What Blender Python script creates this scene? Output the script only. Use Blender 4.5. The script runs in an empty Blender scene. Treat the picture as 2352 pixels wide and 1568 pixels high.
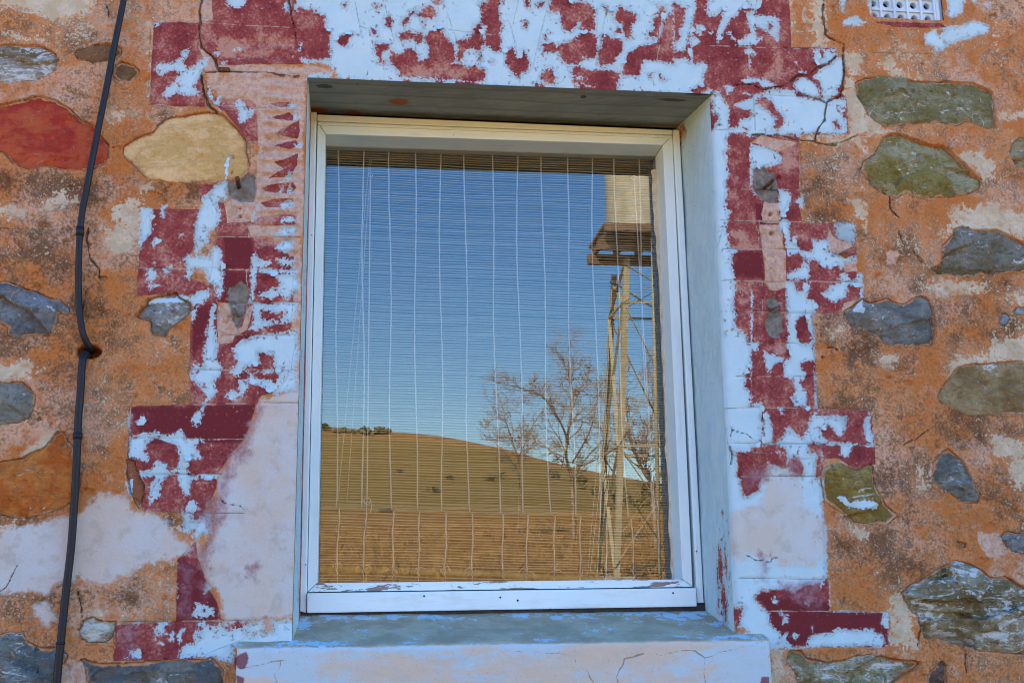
import bpy, bmesh, math, random
import numpy as np
from mathutils import Vector, Matrix

random.seed(7)
RNG = np.random.default_rng(11)
SC = bpy.context.scene
COL = SC.collection

# ------------------------------------------------------------------ camera
W, H, F = 2352.0, 1568.0, 2700.0          # picture units used for the layout (about 1 mm on the wall)
PITCH, YAW, ROLL = math.radians(12.89), math.radians(7.72), math.radians(-0.92)
CAM = Vector((0.0, -2.6, 1.6))
_f = Vector((math.sin(YAW) * math.cos(PITCH), math.cos(YAW) * math.cos(PITCH), math.sin(PITCH)))
_r = Vector((math.cos(YAW), -math.sin(YAW), 0))
_u = _r.cross(_f)
R_ = _r * math.cos(ROLL) + _u * math.sin(ROLL)
U_ = -_r * math.sin(ROLL) + _u * math.cos(ROLL)
cd = bpy.data.cameras.new("camera")
cd.sensor_width = 36.0
cd.lens = F / W * 36.0
cd.clip_start, cd.clip_end = 0.05, 3000.0
cam = bpy.data.objects.new("camera", cd)
COL.objects.link(cam)
cam.matrix_world = Matrix(((R_.x, U_.x, -_f.x, CAM.x), (R_.y, U_.y, -_f.y, CAM.y), (R_.z, U_.z, -_f.z, CAM.z), (0, 0, 0, 1)))
SC.camera = cam

# ------------------------------------------------------------------ sky, sun, exposure
SUN_EL, SUN_AZ = math.radians(38), math.radians(-32)      # azimuth from +Y (behind the house), negative = to the left
S = Vector((math.sin(SUN_AZ) * math.cos(SUN_EL), math.cos(SUN_AZ) * math.cos(SUN_EL), math.sin(SUN_EL)))
world = bpy.data.worlds.new("World")
SC.world = world
world.use_nodes = True
wn = world.node_tree.nodes
sky = wn.new("ShaderNodeTexSky")
sky.sky_type = 'NISHITA'
sky.sun_disc = False
sky.sun_elevation = SUN_EL
sky.sun_rotation = SUN_AZ
sky.altitude = 500
sky.air_density = 1.3
sky.dust_density = 0.0
sky.ozone_density = 1.5
wn["Background"].inputs[1].default_value = 0.10
hs = wn.new("ShaderNodeHueSaturation")
hs.inputs['Saturation'].default_value = 1.5
hs.inputs['Hue'].default_value = 0.510
world.node_tree.links.new(sky.outputs[0], hs.inputs['Color'])
world.node_tree.links.new(hs.outputs[0], wn["Background"].inputs[0])
ld = bpy.data.lights.new("sun", 'SUN')
ld.energy = 4.0
ld.angle = math.radians(0.53)
ld.color = (1.0, 0.93, 0.82)
sun = bpy.data.objects.new("sun", ld)
COL.objects.link(sun)
sun.rotation_euler = S.to_track_quat('Z', 'Y').to_euler()
SC.view_settings.view_transform = 'Standard'
SC.view_settings.look = 'None'
SC.view_settings.exposure = 2.62
SC.view_settings.gamma = 1.0
SC.render.film_transparent = False
try:
    SC.cycles.use_denoising = True
    SC.cycles.filter_width = 1.05
    SC.cycles.max_bounces = 8
    SC.cycles.transparent_max_bounces = 12
except Exception:
    pass


# ------------------------------------------------------------------ layout helpers
def at(px, py, y=0.0):
    """point where the line of sight through a picture position meets the plane at depth y"""
    d = _f * F + R_ * (px - W / 2) + U_ * (H / 2 - py)
    t = (y - CAM.y) / d.y
    return CAM + d * t


YG = 0.283                                  # front of the pane: things far behind the camera are laid out by their mirror image


def rat(px, py, Y):
    p = at(px, py, 2 * YG - Y)
    return Vector((p.x, Y, p.z))


# picture regions the outlines below were measured in
PAN = {'A': (0, 0), 'B': (784.4, 0), 'C': (1567.6, 0), 'D': (0, 522.5), 'E': (784.4, 522.5), 'F': (1567.6, 522.5),
       'G': (0, 1045), 'H': (784.4, 1045), 'I': (1567.6, 1045)}


def pts(pan, s, y=0.0):
    """outline in wall millimetres (x, z)"""
    ox, oy = PAN[pan]
    out = []
    for tok in s.split():
        a, b = tok.split(',')
        p = at(ox + float(a) / 3.0, oy + float(b) / 3.0, y)
        out.append((p.x * 1000, p.z * 1000))
    return np.array(out)


def pxs(s, y=0.0):
    out = []
    for tok in s.split():
        a, b = tok.split(',')
        p = at(float(a), float(b), y)
        out.append((p.x * 1000, p.z * 1000))
    return np.array(out)


def tag(o, label=None, cat=None, group=None, kind=None):
    if label: o['label'] = label
    if cat: o['category'] = cat
    if group: o['group'] = group
    if kind: o['kind'] = kind
    return o


def empty(name, loc=(0, 0, 0), parent=None):
    o = bpy.data.objects.new(name, None)
    COL.objects.link(o)
    o.location = loc
    o.empty_display_size = 0.1
    if parent:
        o.parent = parent
    return o


def link(name, me, mat, parent=None, smooth=False):
    o = bpy.data.objects.new(name, me)
    COL.objects.link(o)
    if mat:
        me.materials.append(mat)
    if smooth:
        me.polygons.foreach_set('use_smooth', np.ones(len(me.polygons), dtype=bool))
    if parent:
        o.parent = parent
        if parent.type == 'EMPTY' or True:
            pass
    return o


def mesh_py(name, v, f, mat, parent=None, smooth=False):
    me = bpy.data.meshes.new(name)
    # geometry is given in world space; keep it so under a moved parent
    off = Vector((0, 0, 0))
    q = parent
    while q is not None:
        off += Vector(q.location)
        q = q.parent
    me.from_pydata([tuple(Vector(p) - off) for p in v], [], f)
    me.update()
    return link(name, me, mat, parent, smooth)


def mesh_np(name, co, quads, mat, parent=None, smooth=True, attrs=None, cols=None):
    me = bpy.data.meshes.new(name)
    off = np.zeros(3)
    q = parent
    while q is not None:
        off += np.array(q.location)
        q = q.parent
    co = np.asarray(co, dtype=np.float32) - off.astype(np.float32)
    n, m = len(co), len(quads)
    me.vertices.add(n)
    me.vertices.foreach_set('co', co.ravel())
    me.loops.add(m * 4)
    me.loops.foreach_set('vertex_index', np.asarray(quads, dtype=np.int32).ravel())
    me.polygons.add(m)
    me.polygons.foreach_set('loop_start', np.arange(m, dtype=np.int32) * 4)
    me.polygons.foreach_set('loop_total', np.full(m, 4, dtype=np.int32))
    me.update(calc_edges=True)
    for k, a in (attrs or {}).items():
        at_ = me.attributes.new(k, 'FLOAT', 'POINT')
        at_.data.foreach_set('value', np.asarray(a, dtype=np.float32).ravel())
    for k, a in (cols or {}).items():
        at_ = me.attributes.new(k, 'FLOAT_COLOR', 'POINT')
        at_.data.foreach_set('color', np.asarray(a, dtype=np.float32).ravel())
    me.validate()
    return link(name, me, mat, parent, smooth)


class MB:
    """collects shapes that make one mesh"""
    def __init__(self):
        self.v, self.f = [], []

    def box(self, a, b):
        (x0, y0, z0), (x1, y1, z1) = a, b
        n = len(self.v)
        self.v += [(x0, y0, z0), (x1, y0, z0), (x1, y1, z0), (x0, y1, z0), (x0, y0, z1), (x1, y0, z1), (x1, y1, z1), (x0, y1, z1)]
        self.f += [tuple(n + i for i in q) for q in ((0, 3, 2, 1), (4, 5, 6, 7), (0, 1, 5, 4), (1, 2, 6, 5), (2, 3, 7, 6), (3, 0, 4, 7))]
        return self

    def hexa(self, front, back):
        n = len(self.v)
        self.v += [tuple(p) for p in front] + [tuple(p) for p in back]
        k = len(front)
        self.f.append(tuple(n + i for i in range(k)))
        self.f.append(tuple(n + k + i for i in reversed(range(k))))
        for i in range(k):
            j = (i + 1) % k
            self.f.append((n + i, n + k + i, n + k + j, n + j))
        return self

    def tube(self, path, r, seg=8, cap=True, flat=None):
        path = [Vector(p) for p in path]
        rr = r if hasattr(r, '__len__') else [r] * len(path)
        n0 = len(self.v)
        t0 = (path[1] - path[0]).normalized()
        ref = Vector((0, 0, 1)) if abs(t0.z) < 0.9 else Vector((0, 1, 0))
        a = t0.cross(ref).normalized()
        for i, p in enumerate(path):
            if i == 0: t = path[1] - path[0]
            elif i == len(path) - 1: t = path[-1] - path[-2]
            else: t = path[i + 1] - path[i - 1]
            t.normalize()
            a = (a - t * a.dot(t)).normalized()
            b = t.cross(a)
            for k in range(seg):
                w = 2 * math.pi * k / seg
                self.v.append(tuple(p + (a * math.cos(w) + b * math.sin(w)) * rr[i]))
        for i in range(len(path) - 1):
            for k in range(seg):
                k2 = (k + 1) % seg
                self.f.append((n0 + i * seg + k, n0 + i * seg + k2, n0 + (i + 1) * seg + k2, n0 + (i + 1) * seg + k))
        if cap:
            self.f.append(tuple(n0 + k for k in reversed(range(seg))))
            e = n0 + (len(path) - 1) * seg
            self.f.append(tuple(e + k for k in range(seg)))
        return self

    def bar(self, p, q, w, t, up=(0, 0, 1)):
        """flat or square bar from p to q, width w across, thickness t"""
        p, q = Vector(p), Vector(q)
        d = (q - p).normalized()
        a = d.cross(Vector(up))
        if a.length < 1e-3:
            a = d.cross(Vector((0, 1, 0)))
        a.normalize()
        b = a.cross(d).normalized()
        A, B = a * w / 2, b * t / 2
        return self.hexa([p - A - B, p + A - B, p + A + B, p - A + B], [q - A - B, q + A - B, q + A + B, q - A + B])

    def angle_iron(self, p, q, w, t, ax, ay):
        """L section: flanges along ax and ay"""
        p, q = Vector(p), Vector(q)
        ax, ay = Vector(ax) * w, Vector(ay) * w
        tx, ty = Vector(ax).normalized() * t, Vector(ay).normalized() * t
        prof = [Vector((0, 0, 0)), ax, ax + ty, tx + ty, tx + ay, ay]
        return self.hexa([p + s for s in prof], [q + s for s in prof])

    def build(self, name, mat, parent=None, smooth=False, bevel=0.0):
        o = mesh_py(name, self.v, self.f, mat, parent, smooth)
        bm = bmesh.new()
        bm.from_mesh(o.data)
        bmesh.ops.recalc_face_normals(bm, faces=bm.faces)
        if bevel:
            es = [e for e in bm.edges if len(e.link_faces) == 2 and e.calc_face_angle(0) > 0.5]
            bmesh.ops.bevel(bm, geom=es, offset=bevel, segments=2, affect='EDGES', profile=0.6)
        bm.to_mesh(o.data)
        bm.free()
        return o


# ------------------------------------------------------------------ numeric noise
_TAB = RNG.random((256, 256))


def vnoise(x, y):
    xi, yi = np.floor(x).astype(int), np.floor(y).astype(int)
    fx, fy = x - xi, y - yi
    fx, fy = fx * fx * (3 - 2 * fx), fy * fy * (3 - 2 * fy)
    a = _TAB[xi & 255, yi & 255]; b = _TAB[(xi + 1) & 255, yi & 255]
    c = _TAB[xi & 255, (yi + 1) & 255]; d = _TAB[(xi + 1) & 255, (yi + 1) & 255]
    return (a * (1 - fx) + b * fx) * (1 - fy) + (c * (1 - fx) + d * fx) * fy


def fbm(x, y, octv=4):
    s, amp, tot = 0, 1.0, 0
    for o in range(octv):
        s = s + amp * (vnoise(x * 2 ** o + 17.3 * o, y * 2 ** o + 9.1 * o) - 0.5)
        tot += amp
        amp *= 0.5
    return s / tot


def sdf(P, X, Y):
    """signed distance (inside positive) of points to a closed outline"""
    d2 = np.full(X.shape, 1e18)
    ins = np.zeros(X.shape, dtype=bool)
    n = len(P)
    for i in range(n):
        x0, y0 = P[i]
        x1, y1 = P[(i + 1) % n]
        ex, ey = x1 - x0, y1 - y0
        L = ex * ex + ey * ey + 1e-12
        t = np.clip(((X - x0) * ex + (Y - y0) * ey) / L, 0, 1)
        d2 = np.minimum(d2, (X - x0 - t * ex) ** 2 + (Y - y0 - t * ey) ** 2)
        if y0 != y1:
            c = ((Y >= y0) != (Y >= y1)) & (X < x0 + (Y - y0) * ex / (y1 - y0))
            ins ^= c
    d = np.sqrt(d2)
    return np.where(ins, d, -d)


def dline(P, X, Y):
    d2 = np.full(X.shape, 1e18)
    for i in range(len(P) - 1):
        x0, y0 = P[i]
        x1, y1 = P[i + 1]
        ex, ey = x1 - x0, y1 - y0
        L = ex * ex + ey * ey + 1e-12
        t = np.clip(((X - x0) * ex + (Y - y0) * ey) / L, 0, 1)
        d2 = np.minimum(d2, (X - x0 - t * ex) ** 2 + (Y - y0 - t * ey) ** 2)
    return np.sqrt(d2)


# ------------------------------------------------------------------ material helper
class Mat:
    def __init__(self, name, rough=0.8, spec=0.3):
        self.m = bpy.data.materials.new(name)
        self.m.use_nodes = True
        self.t = self.m.node_tree
        self.bsdf = self.t.nodes["Principled BSDF"]
        self.bsdf.inputs["Roughness"].default_value = rough
        self.bsdf.inputs["Specular IOR Level"].default_value = spec
        self.tc = self.t.nodes.new("ShaderNodeTexCoord")

    def _set(self, sock, v):
        if isinstance(v, bpy.types.NodeSocket):
            self.t.links.new(v, sock)
        elif isinstance(v, (tuple, list)) and len(v) == 3 and sock.type == 'RGBA':
            sock.default_value = (*v, 1)
        else:
            sock.default_value = v

    def coords(self, scale=(1, 1, 1), src="Object", rot=(0, 0, 0)):
        mp = self.t.nodes.new("ShaderNodeMapping")
        mp.inputs["Scale"].default_value = scale
        mp.inputs["Rotation"].default_value = rot
        self.t.links.new(self.tc.outputs[src], mp.inputs["Vector"])
        return mp.outputs[0]

    def noise(self, scale, detail=4, rough=0.55, vec=None, dist=0.0, w=None):
        n = self.t.nodes.new("ShaderNodeTexNoise")
        n.inputs["Scale"].default_value = scale
        n.inputs["Detail"].default_value = detail
        n.inputs["Roughness"].default_value = rough
        n.inputs["Distortion"].default_value = dist
        self.t.links.new(vec if vec is not None else self.tc.outputs["Object"], n.inputs["Vector"])
        return n.outputs[0]

    def vor(self, scale, feature='F1', vec=None, out="Distance"):
        n = self.t.nodes.new("ShaderNodeTexVoronoi")
        n.feature = feature
        n.inputs["Scale"].default_value = scale
        self.t.links.new(vec if vec is not None else self.tc.outputs["Object"], n.inputs["Vector"])
        return n.outputs[out]

    def attr(self, name, col=False):
        n = self.t.nodes.new("ShaderNodeAttribute")
        n.attribute_name = name
        return n.outputs["Color"] if col else n.outputs["Fac"]

    def math(self, op, a, b=0.0, c=0.0, clamp=False):
        n = self.t.nodes.new("ShaderNodeMath")
        n.operation = op
        n.use_clamp = clamp
        for i, v in enumerate((a, b, c)):
            self._set(n.inputs[i], v)
        return n.outputs[0]

    def ss(self, v, lo, hi, t0=0.0, t1=1.0):
        n = self.t.nodes.new("ShaderNodeMapRange")
        n.interpolation_type = 'SMOOTHSTEP'
        self._set(n.inputs["Value"], v)
        n.inputs["From Min"].default_value = lo
        n.inputs["From Max"].default_value = hi
        n.inputs["To Min"].default_value = t0
        n.inputs["To Max"].default_value = t1
        return n.outputs[0]

    def mix(self, fac, a, b, mode='MIX'):
        n = self.t.nodes.new("ShaderNodeMix")
        n.data_type = 'RGBA'
        n.blend_type = mode
        self._set(n.inputs[0], fac)
        self._set(n.inputs[6], a)
        self._set(n.inputs[7], b)
        return n.outputs[2]

    def bump(self, height, dist=0.002, strength=1.0, normal=None):
        n = self.t.nodes.new("ShaderNodeBump")
        n.inputs["Strength"].default_value = strength
        n.inputs["Distance"].default_value = dist
        self._set(n.inputs["Height"], height)
        if normal is not None:
            self.t.links.new(normal, n.inputs["Normal"])
        return n.outputs[0]

    def out(self, color=None, normal=None, rough=None):
        if color is not None: self._set(self.bsdf.inputs["Base Color"], color)
        if normal is not None: self.t.links.new(normal, self.bsdf.inputs["Normal"])
        if rough is not None: self._set(self.bsdf.inputs["Roughness"], rough)
        return self.m


def simple(name, ca, cb, scale=30, rough=0.7, bump=0.0008, bscale=200, spec=0.3, stretch=(1, 1, 1), metal=0.0):
    m = Mat(name, rough, spec)
    v = m.coords(stretch)
    n = m.noise(scale, 5, 0.6, v)
    c = m.mix(m.ss(n, 0.35, 0.65), ca, cb)
    m.bsdf.inputs["Metallic"].default_value = metal
    nb = m.bump(m.noise(bscale, 3, 0.6, v), bump, 0.8)
    return m.out(c, nb)

# ================================================================== outlines seen on the wall
# each entry: panel, outline.  '+' adds to the layer, '-' cuts it away, in order
RED = [
 ('+','A',"1065,150 1375,155 1368,330 1405,420 1390,520 1405,600 1415,740 1040,722 1033,690 1042,480 1060,200"),
 ('+','A',"1450,-60 2360,-60 2360,430 2130,440 2050,445 1900,440 1500,452 1470,400 1405,335 1378,220 1392,160 1470,135 1462,60"),
 ('+','A',"1410,530 1450,640 1520,690 1620,680 1720,690 1765,730 1778,970 1700,972 1640,880 1550,775 1500,740 1430,680"),
 ('+','A',"1850,712 1920,695 2000,700 2000,732 1930,735"),('+','A',"1870,802 1990,772 2022,790 2020,832 1900,815"),
 ('+','A',"1890,920 1960,880 2060,830 2066,900 2050,952 1930,930"),('+','A',"1880,1002 1950,985 2040,960 2062,1000 2000,1027"),
 ('+','A',"1890,1112 1960,1100 2052,1055 2046,1130 2020,1180 2000,1212 1850,1217 1960,1160"),
 ('+','A',"1795,1290 1880,1268 2020,1252 2036,1290 2000,1332 1830,1312"),('+','A',"1800,1392 1880,1370 2010,1366 2032,1400 1940,1422 1830,1427"),
 ('+','A',"1760,1500 1870,1480 1960,1465 2035,1480 2040,1580 1760,1580"),
 ('+','A',"1372,1270 1505,1268 1440,1312 1380,1392 1368,1330"),('+','A',"1045,1440 1362,1440 1372,1490 1340,1590 950,1590"),
 ('+','A',"1495,1390 1545,1400 1572,1590 1485,1590"),('+','A',"1590,1530 1700,1530 1760,1500 1850,1520 1870,1590 1590,1590"),
 ('+','B',"-80,-60 2400,-60 2400,655 1900,640 980,595 0,560 -80,440"),
 ('+','C',"-60,-60 722,-60 745,100 752,322 1060,332 1062,392 1112,402 1110,560 1090,640 1132,672 1146,922 806,928 802,1000 808,1450 840,1590 150,1590 190,900 160,640 -60,660"),
 ('-','C',"560,1388 665,1400 668,1600 575,1600 545,1480"),('-','C',"540,932 690,962 802,985 690,1040 640,1040 560,1005 470,985"),
 ('+','D',"990,-20 1350,-20 1345,100 1305,200 1260,260 1320,290 1295,340 1402,380 1442,422 1400,442 1250,482 1180,450 1050,462 940,472 952,300 960,150"),
 ('+','D',"1315,560 1440,420 1500,-30 2052,-30 2052,700 2000,1000 1900,1140 1800,1152 1762,1222 1700,1430 1560,1590 880,1590 890,1232 1312,1218 1305,900"),
 ('-','D',"1500,512 1620,520 1660,700 1700,560 1745,530 1722,640 1700,705 1620,745 1600,792 1500,800 1494,600"),
 ('-','D',"1700,-20 2060,-20 2055,180 1990,200 1960,140 1880,130 1780,110 1725,60"),
 ('-','D',"2020,0 2070,0 2060,720 2000,700 2020,500"),
 ('+','D',"1740,60 1890,70 1960,140 2000,200 1960,240 1780,260 1740,200"),
 ('+','F',"290,-30 1192,-30 1200,330 1228,302 1242,482 1110,522 1080,592 888,592 936,1242 1300,1262 1332,1590 330,1590 280,1100 260,600 230,200"),
 ('-','F',"528,-20 690,-20 690,100 712,170 716,412 640,440 590,420 562,380 570,330 548,150"),
 ('-','F',"1000,-20 1050,60 1110,95 1172,120 1150,200 1085,190 1000,160"),
 ('-','F',"1110,230 1200,225 1205,300 1120,310 1100,260"),
 ('+','G',"875,-20 1620,-20 1545,60 1485,150 1502,200 1462,290 1422,330 1402,412 1320,472 1318,392 1250,394 985,388 972,250 900,60"),
 ('+','G',"1225,722 1300,640 1350,590 1362,700 1402,800 1420,860 1440,930 1490,990 1535,1162 1600,1130 1700,1140 1690,1260 1340,1400 1240,1402 782,1415 802,1170 1212,1140 1216,1000"),
 ('+','I',"355,-20 720,-20 722,90 640,82 592,48 602,120 530,190 520,240 450,282 420,270 405,180 380,130 390,80"),
 ('+','I',"735,20 800,20 832,80 826,142 740,132 718,100"),('+','I',"930,-20 965,-20 962,150 918,152"),('+','I',"1080,-20 1330,-20 1330,60 1200,100 1080,30"),
 ('+','I',"500,980 540,940 620,930 700,920 760,950 860,890 1005,855 1017,1075 1420,1085 1422,1320 700,1320 640,1190 600,1150 600,1090 540,1030"),
 ('+','I',"355,1060 412,1050 402,1150 396,1182 352,1182"),
 ('+','C',"1295,148 1780,160 1822,190 1480,186"),
 ('+','G',"1610,1400 1700,1350 1720,1400 1680,1480 1620,1460"),
]
WHITE = [
 ('+','A',"1060,490 1090,440 1130,450 1200,430 1245,390 1240,350 1310,325 1300,380 1270,420 1290,470 1360,440 1410,400 1450,390 1430,440 1390,500 1400,530 1370,540 1340,590 1370,650 1290,665 1215,640 1190,670 1150,680 1125,655 1140,600 1200,560 1230,510 1190,480 1110,520"),
 ('+','A',"1550,-30 1725,-30 1680,40 1640,65 1590,55 1560,25"),('+','A',"1480,360 1500,345 1520,365 1510,390 1485,385"),
 ('+','A',"1605,346 1650,331 1672,345 1640,354"),('+','A',"1532,432 1582,418 1545,442"),('+','A',"1425,575 1445,590 1465,630 1452,682 1435,640"),
 ('+','A',"1460,710 1495,690 1510,650 1520,700 1550,715 1530,735 1480,725"),
 ('+','A',"1620,700 1650,690 1670,710 1695,685 1690,740 1760,755 1740,800 1680,845 1650,850 1630,800 1650,760 1625,735"),
 ('+','A',"2020,80 2040,30 2060,-60 2420,-60 2420,460 2320,470 2310,300 2310,240 2250,210 2230,110 2190,100 2140,70 2070,60 2040,90"),
 ('+','A',"1950,60 1980,15 2000,40 1995,75 1970,75"),('+','A',"2060,300 2082,290 2076,365 2060,360"),('+','A',"2065,402 2180,415 2290,395 2305,290 2360,290 2360,450 2320,474 2200,440 2090,445"),
 ('+','A',"2105,530 2180,505 2285,505 2275,545 2110,545"),('+','A',"1066,160 1120,142 1110,158 1070,190"),
 ('+','A',"1985,715 2010,700 2045,715 2020,735 2000,740"),('+','A',"2012,770 2060,755 2070,800 2030,832"),('+','A',"2025,990 2070,985 2087,1010 2045,1025"),
 ('+','A',"1958,1215 1995,1180 2045,1210 1990,1237"),('+','A',"1935,1285 1945,1278 1942,1320 1934,1320"),('+','A',"1973,1290 2000,1268 2022,1300 2000,1332 1980,1320"),
 ('+','A',"1933,1402 1990,1373 2032,1385 2026,1422 1950,1432"),('+','A',"1930,1510 1990,1488 2028,1515 2000,1532 1932,1527"),
 ('+','A',"1550,1145 1575,1065 1577,1140 1568,1225 1572,1270 1562,1380 1500,1395 1522,1500 1488,1590 1338,1590 1360,1480 1390,1360 1440,1310 1470,1280 1520,1260 1560,1220 1548,1200"),
 ('+','A',"968,1428 1052,1440 1052,1590 958,1590"),('+','A',"1105,1415 1150,1412 1130,1505 1108,1495"),('+','A',"1728,1522 1775,1390 1782,1420 1760,1500 1737,1527"),
 ('+','B',"-80,-60 2420,-60 2420,655 1900,640 980,595 0,562 -80,470"),
 ('-','B',"0,250 70,240 30,300 40,320 -40,290"),('-','B',"300,125 335,115 345,150 330,190 305,175"),('-','B',"205,205 235,220 240,245 220,245"),
 ('-','B',"420,170 430,130 465,120 465,150 440,180"),('-','B',"535,90 580,50 605,35 640,60 660,100 620,130 570,130 535,115"),
 ('-','B',"390,240 430,225 480,220 510,250 530,215 555,235 560,280 525,305 490,275 440,280 400,275"),
 ('-','B',"575,260 620,215 680,200 710,250 740,290 765,320 785,410 760,440 830,450 890,470 920,440 940,475 990,475 982,568 850,556 650,542 540,537 450,530 400,530 385,470 330,420 345,340 380,370 420,380 440,345 490,350 530,380 530,420 600,410 610,360 590,300"),
 ('-','B',"235,300 270,310 330,305 330,335 280,360 275,390 310,440 250,440 260,400 235,350"),
 ('-','B',"795,290 870,275 900,240 920,190 945,160 965,180 965,240 980,300 950,340 930,360 910,325 850,350 830,430 805,420 795,380 805,330"),
 ('-','B',"950,40 1010,15 1025,-30 1097,-30 1080,60 1085,140 1110,165 1085,230 1100,280 1090,320 1105,355 1060,355 1030,320 990,320 990,240 1000,190 965,160 965,90"),
 ('-','B',"1130,345 1180,335 1200,390 1230,410 1225,350 1250,345 1270,390 1295,450 1280,500 1240,500 1215,535 1200,510 1165,480 1130,440"),
 ('-','B',"1390,310 1450,300 1480,330 1500,310 1620,270 1670,230 1740,225 1745,270 1770,260 1760,320 1745,400 1700,405 1660,395 1650,430 1560,445 1530,430 1495,365 1470,350 1390,360"),
 ('-','B',"1460,-30 1550,-30 1580,20 1700,25 1745,80 1740,160 1745,210 1690,225 1650,190 1640,150 1580,215 1530,215 1515,140 1520,80 1440,95 1430,60"),
 ('-','B',"1770,370 1790,330 1800,270 1830,250 1870,270 1920,265 1940,320 1930,370 1890,400 1880,440 1800,460 1765,450"),
 ('-','B',"1870,140 1890,90 1920,50 1980,80 2030,110 2030,150 1990,160 2000,220 2005,260 1960,270 1935,220 1940,160"),('-','B',"1880,200 1920,195 1930,225 1895,225"),
 ('-','B',"2120,240 2160,210 2150,130 2180,110 2195,50 2215,45 2225,100 2190,200 2180,260"),
 ('-','B',"2240,130 2270,85 2310,130 2400,150 2400,260 2300,280 2270,330 2400,300 2400,460 2250,430 2170,415 2080,410 2070,470 2040,520 1920,520 1900,570 1895,620 1720,600 1600,575 1590,540 1700,545 1590,520 1590,470 1640,460 1700,480 1850,490 1930,500 1940,440 1970,375 2060,320 2180,300 2215,200"),
 ('-','B',"1370,530 1400,490 1440,480 1475,520 1460,580 1400,575"),('-','B',"790,565 980,575 930,602 800,597"),('-','B',"1335,580 1400,590 1395,622 1345,622"),
 ('-','B',"1610,590 1900,605 1890,636 1670,628"),('-','B',"430,545 475,555 470,572 430,567"),('-','B',"660,555 705,560 700,587 650,582"),
 ('-','B',"1262,-20 1288,-20 1285,60 1268,50"),('-','B',"1250,160 1275,155 1272,195 1250,190"),('-','B',"1398,240 1414,240 1410,272"),('-','B',"1350,30 1395,15 1395,45 1360,50"),
 ('-','B',"640,20 660,-10 692,-10 660,35"),('-','B',"1800,45 1832,48 1832,67"),('-','B',"1848,75 1882,68 1870,102"),('-','B',"1030,425 1052,418 1042,437"),('-','B',"943,400 955,378 967,410 945,437"),
 ('-','B',"2108,515 2152,503 2132,547"),('-','B',"2188,505 2218,552 2200,545"),('-','B',"230,30 270,40 240,60"),('-','B',"15,35 35,30 25,55"),('-','B',"555,160 580,170 570,195"),
 ('-','B',"460,110 505,70 500,100"),('-','B',"1790,245 1805,240 1800,275"),
 ('+','C',"-60,-60 90,-60 95,60 80,130 60,200 40,300 20,350 -60,360"),
 ('-','C',"-60,20 20,60 10,150 -30,200 -20,280 -60,300"),
 ('+','C',"160,80 180,-30 530,-30 525,60 480,70 430,50 400,70 380,110 330,130 280,140 270,90 285,70 240,110 180,120"),
 ('+','C',"430,80 520,60 500,100 590,105 640,110 665,130 670,180 655,290 630,260 590,230 560,220 550,270 500,310 370,315 400,280 470,230 460,170 440,120"),
 ('-','C',"500,170 540,200 560,240 520,265 505,230"),('-','C',"590,150 620,180 600,210"),
 ('+','C',"285,90 330,140 290,200 240,300 235,220 260,150"),('+','C',"90,170 150,185 130,240 100,230"),('+','C',"45,290 85,255 122,290 80,327"),('+','C',"175,225 207,218 200,257"),
 ('+','C',"300,225 340,220 350,260 400,290 340,270"),('+','C',"460,325 520,375 470,380 465,470 458,380 420,360"),
 ('+','C',"-60,410 30,395 50,430 100,440 150,425 175,460 150,500 140,580 90,610 -60,640"),
 ('+','C',"175,610 250,640 330,760 320,880 440,880 440,910 330,920 300,960 320,1010 290,1040 310,1100 320,1200 300,1280 310,1300 300,1440 340,1450 320,1480 300,1590 100,1590 130,900 130,640"),
 ('-','C',"160,690 200,690 215,720 205,760 240,800 235,830 210,885 172,890 160,800"),
 ('+','C',"390,550 430,540 500,540 570,550 640,590 620,620 560,610 520,570 440,575"),('+','C',"285,590 330,585 355,600 340,640 310,655"),
 ('+','C',"360,720 420,690 480,670 410,640 500,650 560,640 620,620 720,615 770,620 800,660 870,670 960,680 985,700 1030,680 1060,680 1120,670 1146,922 1000,922 820,927 800,972 770,932 640,932 480,942 440,932 450,890 380,880 400,830 480,790 460,760 380,740"),
 ('-','C',"510,690 560,670 600,690 640,760 690,800 690,850 650,900 630,880 660,820 590,760 500,720"),('-','C',"1040,840 1062,833 1092,880 1050,892"),('-','C',"1090,740 1140,740 1142,820 1110,800"),
 ('+','C',"765,570 800,530 850,530 900,560 940,600 960,680 860,660 780,630"),('+','C',"900,335 1062,333 1062,395 1000,440 930,450 905,400"),
 ('-','C',"942,345 970,340 970,395 948,400"),
 ('+','C',"950,470 1000,450 1060,400 1112,400 1112,570 1070,610 1080,640 990,700 960,690 955,600 940,560 900,530"),
 ('+','C',"470,990 560,1010 640,1040 662,1040 692,1100 660,1140 500,1160 480,1200 475,1300 520,1350 490,1350 465,1230 460,1080"),
 ('+','C',"655,1290 740,1330 750,1370 720,1450 700,1500 745,1530 720,1590 670,1590 665,1400"),('+','C',"787,1390 827,1350 832,1440 810,1432"),
 ('+','C',"800,495 850,492 855,504 805,505"),('+','C',"775,432 785,425 787,448"),
 ('+','C',"1085,-20 1130,-20 1110,60 1120,90 1095,95"),('+','C',"1095,145 1200,110 1260,150 1240,180 1150,180 1100,170"),
 ('+','C',"1665,230 1730,200 1850,180 1920,175 2010,140 2110,170 2122,220 2000,262 1900,290 1800,330 1750,362 1740,320 1680,310"),
 ('-','C',"1745,205 1810,205 1775,250"),('+','C',"1820,-20 1950,-20 1930,100 1860,122 1825,120"),('+','C',"1980,-20 2022,-20 2010,30"),('+','C',"2070,30 2122,20 2110,62"),
 ('+','C',"1270,-20 1310,-20 1300,120 1275,20"),
 ('+','D',"958,-20 1057,-20 1040,60 1000,80 970,147 960,140"),
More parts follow.
